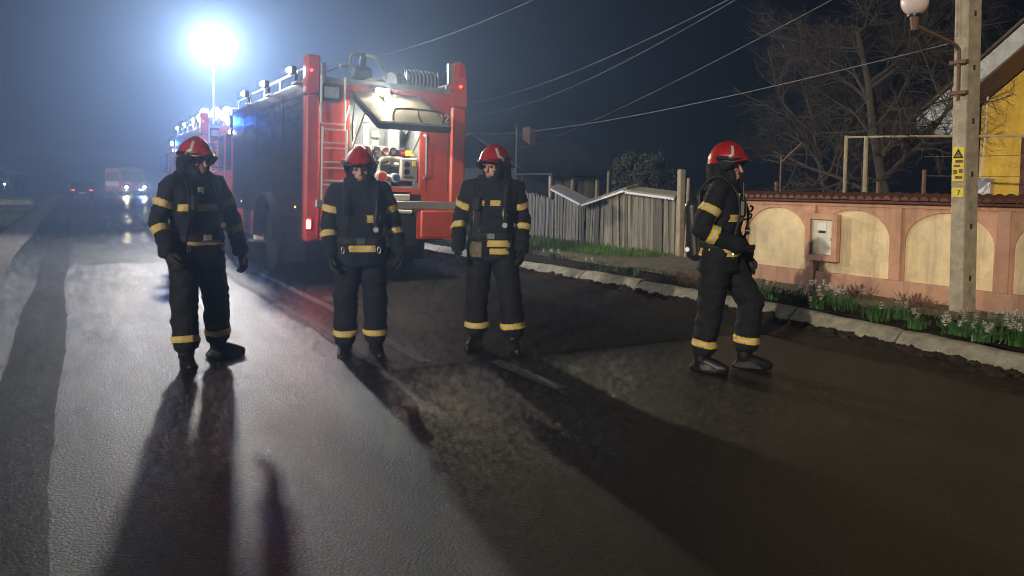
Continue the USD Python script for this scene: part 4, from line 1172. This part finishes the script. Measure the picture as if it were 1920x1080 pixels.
def firefighter(label, loc, rotz, pose, seed, bands=(), head_yaw=0, head_tilt=0, silver=False, extras=True):
    T = thing('person', label, 'firefighter', loc, rotz, 'firefighters in dark turnout gear and red helmets')
    g = lambda k, dflt: np.array(pose.get(k, dflt), float)
    sh = {s: np.array([s * .195, .01, 1.435]) for s in (-1, 1)}
    el = {1: g('elbow_l', (.262, .03, 1.155)), -1: g('elbow_r', (-.262, .03, 1.155))}
    wr = {1: g('wrist_l', (.31, -.05, .93)), -1: g('wrist_r', (-.31, -.05, .93))}
    hip = {s: np.array([s * .095, 0, .92]) for s in (-1, 1)}
    an = {1: g('ankle_l', (.13, .02, .10)), -1: g('ankle_r', (-.13, .02, .10))}
    kn = {1: g('knee_l', (.125, -.015, .50)), -1: g('knee_r', (-.125, -.015, .50))}
    toe = {1: g('toe_l', (.17, -.98, 0)), -1: g('toe_r', (-.17, -.98, 0))}
    lean = g('lean', (0, 0, 0))
    for s in (-1, 1):
        sh[s] = sh[s] + lean
    H = np.array([0, -.015, 1.615]) + lean * 1.2
    up_ = lambda z: lean * (z - .95) / .5
    # body: one continuous figure, mostly under the clothes
    b = hull(ball((.08, 0, .95), .09), ball((-.08, 0, .95), .09), ball(up_(1.2) + [.07, 0, 1.2], .09), ball(up_(1.2) + [-.07, 0, 1.2], .09))
    b = b + hull(ball(up_(1.2) + [.07, 0, 1.2], .09), ball(up_(1.2) + [-.07, 0, 1.2], .09), ball(up_(1.38) + [.12, 0, 1.38], .085), ball(up_(1.38) + [-.12, 0, 1.38], .085))
    b = b + bone(up_(1.42) + [0, .01, 1.42], .07, H + [0, .01, -.1], .055)
    for s in (-1, 1):
        b = b + bone(sh[s], .055, el[s], .042) + bone(el[s], .042, wr[s], .032) + bone(hip[s], .085, kn[s], .055) + bone(kn[s], .055, an[s], .04) + bone(an[s], .04, an[s] + toe[s] * .12 + [0, 0, -.05], .03)
        dh = (wr[s] - el[s]) / np.linalg.norm(wr[s] - el[s])
        b = b + bone(wr[s], .03, wr[s] + dh * .035, .026)
    face = hull(ell((0, .02, .02), .078, .095, .095), ell((0, -.03, -.03), .062, .06, .07)) + hull(ell((0, -.04, -.05), .052, .045, .05), ell((0, -.062, -.092), .024, .02, .018))
    face = face + hull(ell((0, -.092, .02), .012, .01, .012), ell((0, -.112, -.022), .016, .014, .011))                     # nose
    face = face + ell((.034, -.083, .036), .026, .012, .008) + ell((-.034, -.083, .036), .026, .012, .008)                   # brow ridge
    face = face + ell((0, -.088, -.058), .024, .012, .008) + ell((0, -.086, -.072), .02, .012, .008)                       # lips
    face = face + ell((.046, -.06, -.012), .022, .022, .018) + ell((-.046, -.06, -.012), .022, .022, .018)                   # cheeks
    face = face + ell((.08, .01, -.01), .012, .024, .034) + ell((-.08, .01, -.01), .012, .024, .034)                         # ears
    face = face - ell((.033, -.096, .014), .017, .014, .010) - ell((-.033, -.096, .014), .017, .014, .010)                   # eye sockets
    face = face.rotate([head_tilt, 0, 0]).rotate([0, 0, head_yaw]).translate([float(c) for c in H])
    body = to_mesh(b + face, .013, 3)
    bo = obj(T, 'body', body, M['skin'], smooth=60)
    put = lambda m: place(m, H, head_yaw, head_tilt)
    for s in (-1, 1):
        e = trimesh.creation.icosphere(2, .0105)
        e.apply_translation((s * .033, -.084, .014))
        obj(bo, 'eye', put(e), M['eye'], smooth=True)
        obj(bo, 'eyebrow', put(tube([(s * .018, -.099, .040), (s * .034, -.098, .046), (s * .052, -.088, .040)], .0055, 6)), M['brow'], smooth=40)
    obj(bo, 'mouth', put(tube([(-.022, -.094, -.066), (0, -.099, -.064), (.022, -.094, -.066)], .0045, 6)), M['lips'], smooth=40)
    # hood: a cloth shell round the face, neck and shoulders
    hood = hull(ell((0, .02, .02), .10, .112, .108), ell((0, -.02, -.06), .082, .08, .08)) + hull(ell((0, .0, -.09), .078, .078, .05), ell((0, .02, -.17), .11, .10, .04))
    hood = hood - hull(ell((0, -.13, .03), .080, .105, .06), ell((0, -.13, -.06), .058, .105, .05)) - hull(ell((0, .0, .0), .082, .10, .10), ell((0, -.02, -.07), .066, .066, .06))
    obj(T, 'hood', put(folds(to_mesh(hood, .014, 3), .004, seed)), M['hood'], smooth=60)
    # helmet
    hz_ = .062
    hput = lambda m: put(m.copy().apply_translation((0, .012, hz_)))
    he = obj(T, 'helmet', hput(shell_mesh()), M['helmet'], smooth=40)
    trim = tube([helmet_shell(2 * math.pi * j / 40, 1.0, -.002) for j in range(40)], .007, 6, closed=True)
    obj(he, 'rim_trim', hput(trim), M['black'], smooth=40)
    for s in (-1, 1):
        obj(he, 'emblem', hput(on_shell([(s * (.95 + .08 * k / 4), .40 + .36 * k / 4) for k in range(5)] + [(s * (1.06 + .5 * k / 5), .775 + .02 * k) for k in range(1, 6)], .022)), M['emblem'])
        side = hull(*[ball(c, .012) for c in ((s * .125, -.10, -.015), (s * .135, -.02, -.005), (s * .135, .03, -.03), (s * .118, -.02, -.075), (s * .112, -.07, -.055))])
        obj(he, 'side_guard', hput(to_mesh(side, .012, 2)), M['black'], smooth=50)
        lm = cyl((s * .142, .035, .012), (s * .142, -.06, .012), .015, 10, .018)
        o = obj(he, 'side_torch', hput(lm), M['black'], smooth=40)
        obj(o, 'torch_lens', hput(cyl((s * .142, -.062, .012), (s * .142, -.066, .012), .014, 10)), M['steel'])
        obj(he, 'chin_strap', put(strap([(s * .094, -.03, .03), (s * .088, -.045, -.03), (s * .062, -.07, -.085), (s * .02, -.085, -.112)], [(s, -.2, 0), (s, -.4, 0), (s * .8, -.8, -.3), (s * .2, -1, -.4)], .018, .004)), M['strapm'])
    visor = []
    for i, q in enumerate((.0, .5, 1.)):
        for j in range(17):
            a = math.radians(-78 + 156 * j / 16)
            visor.append(np.array([.131 * math.sin(a), -.165 * math.cos(a) * (1 - .04 * q), .018 - .018 * q]))
    vf = []
    for i in range(2):
        for j in range(16):
            e = i * 17 + j
            vf += [[e, e + 1, e + 18], [e, e + 18, e + 17]]
    obj(he, 'raised_visor', hput(trimesh.Trimesh(visor, vf, process=False)), M['black'], smooth=60)
    cape = hull(ell((0, .05, -.04), .115, .11, .03), ell((0, .045, -.15), .12, .10, .03)) - hull(ell((0, .035, -.02), .10, .095, .06), ell((0, .03, -.2), .107, .09, .05)) - Manifold.cube([.5, .3, .6], True).translate([0, -.15, -.1])
    obj(he, 'neck_cape', hput(folds(to_mesh(cape, .016, 2), .006, seed + 3)), M['hood'], smooth=60)
    # turnout coat and trousers
    tor = [hull(ell((.085, .0, .82), .115, .15, .05), ell((-.085, .0, .82), .115, .15, .05), ell(up_(1.08) + [.075, .0, 1.08], .115, .135, .08), ell(up_(1.08) + [-.075, .0, 1.08], .115, .135, .08)),
           hull(ell(up_(1.08) + [.075, .0, 1.08], .115, .135, .08), ell(up_(1.08) + [-.075, .0, 1.08], .115, .135, .08), ell(up_(1.3) + [.10, .0, 1.32], .12, .145, .1), ell(up_(1.3) + [-.10, .0, 1.32], .12, .145, .1)),
           hull(ell(up_(1.32) + [.10, .0, 1.32], .12, .145, .1), ell(up_(1.32) + [-.10, .0, 1.32], .12, .145, .1), ball(sh[1] + [-.02, 0, 0], .085), ball(sh[-1] + [.02, 0, 0], .085), ell(up_(1.48) + [0, .0, 1.49], .09, .09, .04)),
           hull(ell(up_(1.46) + [0, .0, 1.47], .095, .095, .04), ell(up_(1.53) + [0, -.005, 1.535], .085, .09, .02))]
    arms = {}
    for s in (-1, 1):
        d = wr[s] - el[s]
        arms[s] = [bone(sh[s], .086, el[s], .070), bone(el[s], .070, wr[s] - d * .04, .058), bone(wr[s] - d * .12, .059, wr[s] - d * .02, .063)]
    coat = garment(tor + arms[1] + arms[-1], .02, .013, seed)
    obj(T, 'coat', coat, M['coat'], smooth=70)
    torso_m = garment(tor, .02, .013, seed)
    arm_m = {s: garment(arms[s], .016, .013, seed) for s in (-1, 1)}
    legs, leg_m = {}, {}
    for s in (-1, 1):
        d = an[s] - kn[s]
        low = an[s] - d * .26
        legs[s] = [bone(hip[s] + [0, 0, .04], .125, kn[s], .102), bone(kn[s], .102, low, .094), bone(low - d * .1, .096, low, .1)]
        leg_m[s] = garment(legs[s], .017, .013, seed + 1)
    pants = garment([hull(ell((.07, 0, .95), .12, .13, .08), ell((-.07, 0, .95), .12, .13, .08), ball(hip[1], .115), ball(hip[-1], .115))] + legs[1] + legs[-1], .02, .013, seed + 1)
    obj(T, 'trousers', pants, M['coat'], smooth=70)
    for s in (-1, 1):
        t = toe[s] / np.linalg.norm(toe[s][:2])
        a = an[s]
        base = a[2] - .10
        side_ = np.array([-t[1], t[0], 0])
        sole = [np.array([*(a[:2] + t[:2] * q + side_[:2] * w), base + .022 + max(0, t[2]) * q]) for q, w in ((-.075, .0), (.02, .036), (.02, -.036), (.13, .042), (.13, -.036), (.20, .008))]
        foot = hull(*[ball(p, .02) for p in sole], ball(a + t * .0 + [0, 0, -.02], .05)) + hull(ball(np.array([*(a[:2] + t[:2] * .13), base + .05]), .046), ball(np.array([*(a[:2] + t[:2] * .185), base + .042]), .036), ball(a + t * .01 + [0, 0, -.01], .055))
        shaft = bone(a + [0, 0, .0], .062, a + (kn[s] - a) * .42, .075)
        bm = obj(T, 'boot', folds(to_mesh(foot + shaft, .014, 4), .004, seed + 7), M['boot'], smooth=60)
        so = hull(*[ball(p - [0, 0, .006], .0175) for p in sole])
        so = so ^ Manifold.cube([1, 1, .045], True).translate([float(a[0]), float(a[1]), float(base + .0225)])
        obj(bm, 'sole', to_mesh(so, .03, 0), M['boot'], smooth=30)
        d = wr[s] - el[s]
        hd_ = pose.get('hand_l' if s > 0 else 'hand_r', d / np.linalg.norm(d) + np.array([0, -.25, 0]))
        obj(T, 'glove', make_hand(wr[s] + d / np.linalg.norm(d) * .03, hd_, (-s, -.1, 0), (0, -1, 0)), M['glove'], smooth=60)
    mt = 'silver' if silver else 'yellow'
    for kind, *v in bands:
        if kind == 'arm':
            s, part, t0, t1 = v
            a_, b_ = (sh[s], el[s]) if part == 'up' else (el[s], wr[s])
            dd = (b_ - a_) / np.linalg.norm(b_ - a_)
            band(T, arm_m[s], a_, b_, t0, t1, front=lambda c, a_=a_, dd=dd: np.linalg.norm((c - a_) - ((c - a_) @ dd)[:, None] * dd, axis=1) < .125)
        elif kind == 'leg':
            s, t0, t1 = v
            band(T, leg_m[s], kn[s], an[s], t0, t1)
        elif kind == 'torso':
            z0, z1, x0, x1 = v
            band(T, torso_m, (0, 0, 0), (0, 0, 1), z0, z1, front=lambda c, x0=x0, x1=x1: (c[:, 0] > x0) & (c[:, 0] < x1) & (np.linalg.norm(c[:, :2], axis=1) > .08))
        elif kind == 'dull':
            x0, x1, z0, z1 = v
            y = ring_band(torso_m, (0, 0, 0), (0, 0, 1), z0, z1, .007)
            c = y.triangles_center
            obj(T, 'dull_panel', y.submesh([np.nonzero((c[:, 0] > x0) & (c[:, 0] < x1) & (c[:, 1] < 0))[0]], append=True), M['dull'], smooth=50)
    # breathing apparatus and harness, part of what each one wears
    cy = trimesh.creation.capsule(height=.36, radius=.07, count=[16, 12])
    R = trimesh.transformations.rotation_matrix(math.radians(-4), [1, 0, 0])
    cy.apply_transform(R)
    cy.apply_translation(np.array([0, .215, 1.0 + .12]) + up_(1.2))
    ap = obj(T, 'air_cylinder', cy, M['tank'], smooth=50)
    obj(ap, 'cylinder_valve', cat(cyl((0, .24, .94), (0, .24, 1.01), .03, 10), cyl((-.06, .24, .965), (.06, .24, .965), .018, 10)), M['steel'], smooth=40)
    obj(T, 'back_plate', place(box(-.13, .13, .135, .175, .95, 1.44, .03), up_(1.2), 0), M['black'], smooth=30)
    def front_y(x, z):
        o, dr = np.array([[x, -1.0, z]]), np.array([[0, 1., 0]])
        hit = torso_m.ray.intersects_location(o, dr, multiple_hits=True)[0]
        return hit[:, 1].min() if len(hit) else -.14
    for s in (-1, 1):
        zs = (1.44, 1.36, 1.26, 1.16, 1.06, 1.0)
        xs = (.115, .12, .125, .13, .14, .15)
        pts = [np.array([s * .10, .16, 1.40]), np.array([s * .105, .10, 1.52]) + up_(1.5), np.array([s * .11, .0, 1.54]) + up_(1.5)]
        nr = [(0, 1, .3), (0, .5, 1), (0, 0, 1)]
        for x, z in zip(xs, zs):
            x = s * x + up_(z)[0]
            pts.append(np.array([x, front_y(x, z) - .004, z])); nr.append((0, -1, .15))
        pts = smooth_path(pts, 3)
        k = len(pts)
        nr = np.array([np.array(nr[min(int(i / 3), len(nr) - 1)]) for i in range(k)], float)
        obj(T, 'shoulder_strap', strap(pts, nr, .05, .014), M['strapm'], smooth=30)
    belt = ring_band(torso_m, (0, 0, 0), (0, 0, 1), 1.0, 1.045, .016)
    bl_ = obj(T, 'waist_belt', belt, M['strapm'], smooth=50)
    obj(bl_, 'buckle', box(-.035, .035, front_y(0, 1.02) - .035, front_y(0, 1.02) - .012, .995, 1.05, .006), M['steel'], smooth=30)
    if extras:
        yq = front_y(.10, 1.30)
        hs_ = smooth_path([(.12, .22, 1.15), (.17, .2, 1.38), (.16, .06, 1.53), (.15, -.1, 1.46), (.13, yq - .03, 1.3), (.12, yq - .03, 1.12), (.16, front_y(.16, 1.02) - .03, .98)], 6)
        obj(T, 'air_hose', tube(hs_, .011, 8), M['black'], smooth=40)
        gz = 1.12
        o = obj(T, 'pressure_gauge', cyl((.12, yq - .02, gz), (.12, yq - .055, gz), .03, 14), M['black'], smooth=40)
        obj(o, 'gauge_face', cyl((.12, yq - .056, gz), (.12, yq - .058, gz), .022, 14), M['tagw'])
        r_ = obj(T, 'radio', box(-.155, -.095, front_y(-.12, 1.3) - .06, front_y(-.12, 1.3) - .012, 1.24, 1.37, .012), M['black'], smooth=30)
        obj(r_, 'antenna', cyl((-.145, front_y(-.12, 1.3) - .04, 1.37), (-.15, front_y(-.12, 1.3) - .04, 1.50), .006, 6), M['black'])
        for s in (-1, 1):
            bx = s * .15
            obj(T, 'clip', tube([(bx + .012 * math.cos(q), front_y(bx, .97) - .02, .945 + .03 * math.sin(q)) for q in np.linspace(0, 2 * np.pi, 13)[:-1]], .004, 6, closed=True), M['steel'], smooth=40)
    return T, torso_m, front_y


ANK = [('leg', 1, .60, .73), ('leg', -1, .60, .73)]
ARMS = [('arm', s, p, *q) for s in (-1, 1) for p, q in (('up', (.42, .62)), ('low', (.22, .44)))]

# first firefighter: in front of the mast, hand on hip, right boot turned out
az1 = -math.degrees(math.atan2(.95, 6.62))
T1, tm, fy = firefighter('firefighter standing far left against the floodlight glare, legs apart, one boot turned out', (.86, 6.62, 0), az1 + 32,
    dict(elbow_r=(-.29, .05, 1.16), wrist_r=(-.30, -.10, .93), elbow_l=(.31, -.02, 1.17), wrist_l=(.37, -.05, .90),
         ankle_r=(-.16, -.10, .10), knee_r=(-.15, -.06, .50), toe_r=(-.35, -.9, 0), ankle_l=(.215, .06, .10), knee_l=(.17, .0, .50), toe_l=(.86, -.5, 0), hand_l=(.1, -.25, -1)), 3,
    ARMS + ANK + [('torso', 1.235, 1.29, -.2, .2), ('torso', .965, 1.0, -.15, .17)], head_yaw=8, head_tilt=2)
obj(T1, 'name_patch', box(-.06, -.01, fy(-.03, 1.40) - .012, fy(-.03, 1.40) - .004, 1.37, 1.425, .002), M['tagw'])

# second firefighter: facing the camera in front of the pump hatch
az2 = -math.degrees(math.atan2(2.1, 6.35))
T2, tm, fy = firefighter('firefighter facing the camera in front of the ladder and open pump hatch', (2.14, 6.36, -.04), az2 + 2,
    dict(elbow_r=(-.265, .02, 1.15), wrist_r=(-.25, -.07, .91), elbow_l=(.285, .04, 1.16), wrist_l=(.33, -.03, .94)), 11,
    ARMS + ANK + [('torso', 1.175, 1.24, .05, .16), ('torso', .93, .985, -.10, .12)], head_yaw=-4, head_tilt=6)

# third firefighter: facing the camera, looking to the left of the picture
az3 = -math.degrees(math.atan2(3.22, 5.98))
T3, tm, fy = firefighter('firefighter with clear yellow bands standing before the plank fence, looking left', (3.22, 5.99, 0), az3 - 2,
    dict(elbow_r=(-.285, .07, 1.16), wrist_r=(-.29, -.10, .93), elbow_l=(.275, .06, 1.15), wrist_l=(.27, -.09, .92), ankle_l=(.21, -.10, .10), knee_l=(.17, -.09, .51), ankle_r=(-.13, .04, .10), toe_r=(-.35, -.9, 0), lean=(.015, 0, 0)), 19,
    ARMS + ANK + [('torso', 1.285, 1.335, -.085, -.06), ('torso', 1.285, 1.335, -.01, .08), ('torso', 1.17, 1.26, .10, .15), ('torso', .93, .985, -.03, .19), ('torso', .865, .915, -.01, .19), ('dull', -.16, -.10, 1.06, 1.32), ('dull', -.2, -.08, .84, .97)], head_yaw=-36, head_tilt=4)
obj(T3, 'trouser_piping', tube(smooth_path([np.array([.255, -.03, .50]), np.array([.275, -.04, .40]), np.array([.27, -.05, .30]), np.array([.285, -.05, .22])], 4), .007, 6), M['yellow'])

# fourth firefighter: walking to the right
T4, tm, fy = firefighter('firefighter walking right in front of the arched wall, face turned right', (4.46, 4.47, 0), 36,
    dict(elbow_r=(-.29, .10, 1.15), wrist_r=(-.19, -.17, 1.02), hand_r=(1, -.3, -.35), elbow_l=(.27, -.02, 1.15), wrist_l=(.27, -.17, .93), hand_l=(-.1, -.15, -1), lean=(0, -.03, 0),
         ankle_r=(-.10, .10, .10), knee_r=(-.10, .04, .51), toe_r=(-.1, -1, 0), ankle_l=(.13, -.20, .105), knee_l=(.125, -.24, .55), toe_l=(.25, -1, .0)), 27,
    ARMS + ANK + [('torso', 1.20, 1.255, -.2, .2), ('torso', .93, .99, -.25, .2)], head_yaw=-10, head_tilt=2)
obj(T4, 'red_pouch', place(box(-.15, .03, fy(-.06, 1.0) - .06, fy(-.06, 1.0) - .012, .955, 1.06, .02), (0, 0, 0), 0), M['redbag'], smooth=30)
obj(T4, 'chest_tag', box(-.115, -.075, fy(-.09, 1.40) - .018, fy(-.09, 1.40) - .008, 1.36, 1.42, .002), M['tagw'])
for z in (1.27, 1.21):
    obj(T4, 'gear_hook', tube(smooth_path([(.10, fy(.1, z) - .01, z), (.10, fy(.1, z) - .06, z + .01), (.10, fy(.1, z) - .075, z + .04), (.10, fy(.1, z) - .05, z + .05)], 4), .008, 6), M['black'], smooth=40)

# a fifth one far behind the first
firefighter('distant firefighter mostly hidden behind the leftmost one, only the red helmet showing', (1.86, 14.6, -.05), -60, {}, 41, ARMS + ANK, extras=False)

# ------------------------------------------------------------------ far vehicles down the road
van = thing('emergency_van', 'far red and white emergency van with headlights and a blue lamp on the road', 'van', (5.6, 100, 0), 16)
body = Polygon([(-2.4, .45), (-2.35, 1.3), (-1.9, 1.55), (-1.45, 2.9), (-1.2, 3.1), (3.4, 3.1), (3.5, .45)])
obj(van, 'body', trimesh.Trimesh(extrude(body, -1.3, 1.3).vertices, extrude(body, -1.3, 1.3).faces), M['vanr'])
obj(van, 'windscreen', trimesh.Trimesh(np.array([(-1.15, -1.90, 1.62), (1.15, -1.90, 1.62), (1.15, -1.50, 2.78), (-1.15, -1.50, 2.78)]), [[0, 1, 2], [0, 2, 3]]), M['glass'])
for s in (-1, 1):
    obj(van, 'white_band', box(*sorted((s * 1.301, s * 1.312)), -1.2, 3.3, 1.05, 1.6), M['vanw'])
    for k in range(3):
        obj(van, 'side_window', box(*sorted((s * 1.301, s * 1.312)), -.9 + k * 1.4, .2 + k * 1.4, 1.75, 2.6), M['glass'])
    for y in (-1.4, 2.3):
        obj(van, 'wheel', cyl((s * 1.28, y, .42), (s * 1.0, y, .42), .42, 18), M['tyre'], smooth=40)
    o = obj(van, 'headlight', cyl((s * .98, -2.40, .98), (s * .98, -2.48, .98), .16, 14), M['black'])
    obj(o, 'lens', cyl((s * .98, -2.481, .98), (s * .98, -2.49, .98), .13, 14), M['lamp_head'])
o = obj(van, 'grille_lamp', box(.35, .75, -2.5, -2.41, .62, .78), M['black'])
obj(o, 'lens', box(.38, .72, -2.52, -2.501, .64, .76), M['lamp_blue'])
obj(van, 'bumper', box(-1.3, 1.3, -2.6, -2.38, .42, .6, .03), M['black'])
obj(van, 'roof_beacon', box(-.9, .9, -1.2, -.85, 3.11, 3.25, .03), M['lens_red'])

carp = Polygon([(-2.1, .35), (-2.1, .85), (-1.4, .95), (-.75, 1.42), (.75, 1.45), (1.5, 1.0), (2.1, .95), (2.15, .35)])
car = thing('parked_car', 'dark car seen from behind far down the left side of the road', 'car', (.75, 78, 0), 180)
obj(car, 'body', extrude(carp, -.85, .85), M['truckdark'])
for s in (-1, 1):
    for y in (-1.35, 1.35):
        obj(car, 'wheel', cyl((s * .86, y, .32), (s * .66, y, .32), .32, 16), M['tyre'], smooth=40)
    o = obj(car, 'tail_lamp', box(*sorted((s * .5, s * .82)), 2.12, 2.16, .72, .85), M['lens_red'])
    obj(o, 'lens', box(*sorted((s * .55, s * .78)), 2.161, 2.17, .75, .82), M['lamp_red'])
obj(car, 'rear_window', trimesh.Trimesh(np.array([(-.7, .86, 1.42), (.7, .86, 1.42), (.7, 1.48, 1.03), (-.7, 1.48, 1.03)]), [[0, 1, 2], [0, 2, 3]]), M['glass'])
obj(car, 'number_plate', box(-.26, .26, 2.12, 2.16, .5, .62), M['white'])
sl = thing('concrete_slab', 'pale concrete culvert slab lying across the left roadside', 'slab', (-3.2, 57.5, 0), 3)
obj(sl, 'slab', box(-1.2, 1.05, -.4, .4, -.05, .34, .03), M['kerb'])
ph = thing('gate_lamp', 'tiny white lamp on a short post far off on the left', 'lamp', (-5.6, 88, 0))
obj(ph, 'post', cyl((0, 0, 0), (0, 0, 1.15), .05, 8), M['rust'])
obj(ph, 'lens', trimesh.creation.icosphere(2, .09).apply_translation((0, 0, 1.22)), M['lamp_small'])
hed = []
obj(None, 'far_hedge', blades(scatter(-60, -6, 95, 125, 9000, 0, 9, .2, .2), 3.2, .8, 9, .8), M['green2'], kind='stuff', label='dark hedge line far off behind the left roadside', category='hedge')

# ------------------------------------------------------------------ haze
hz = material('haze_air', {'v': ('principled_volume', {'color': HAZE_COLOR, 'density': HAZE_DENSITY, 'anisotropy': HAZE_G})}, surface=None, volume='v.volume')
obj(None, 'haze', box(-160, 160, -26, 260, -1.1, 9.6), hz, kind='stuff')
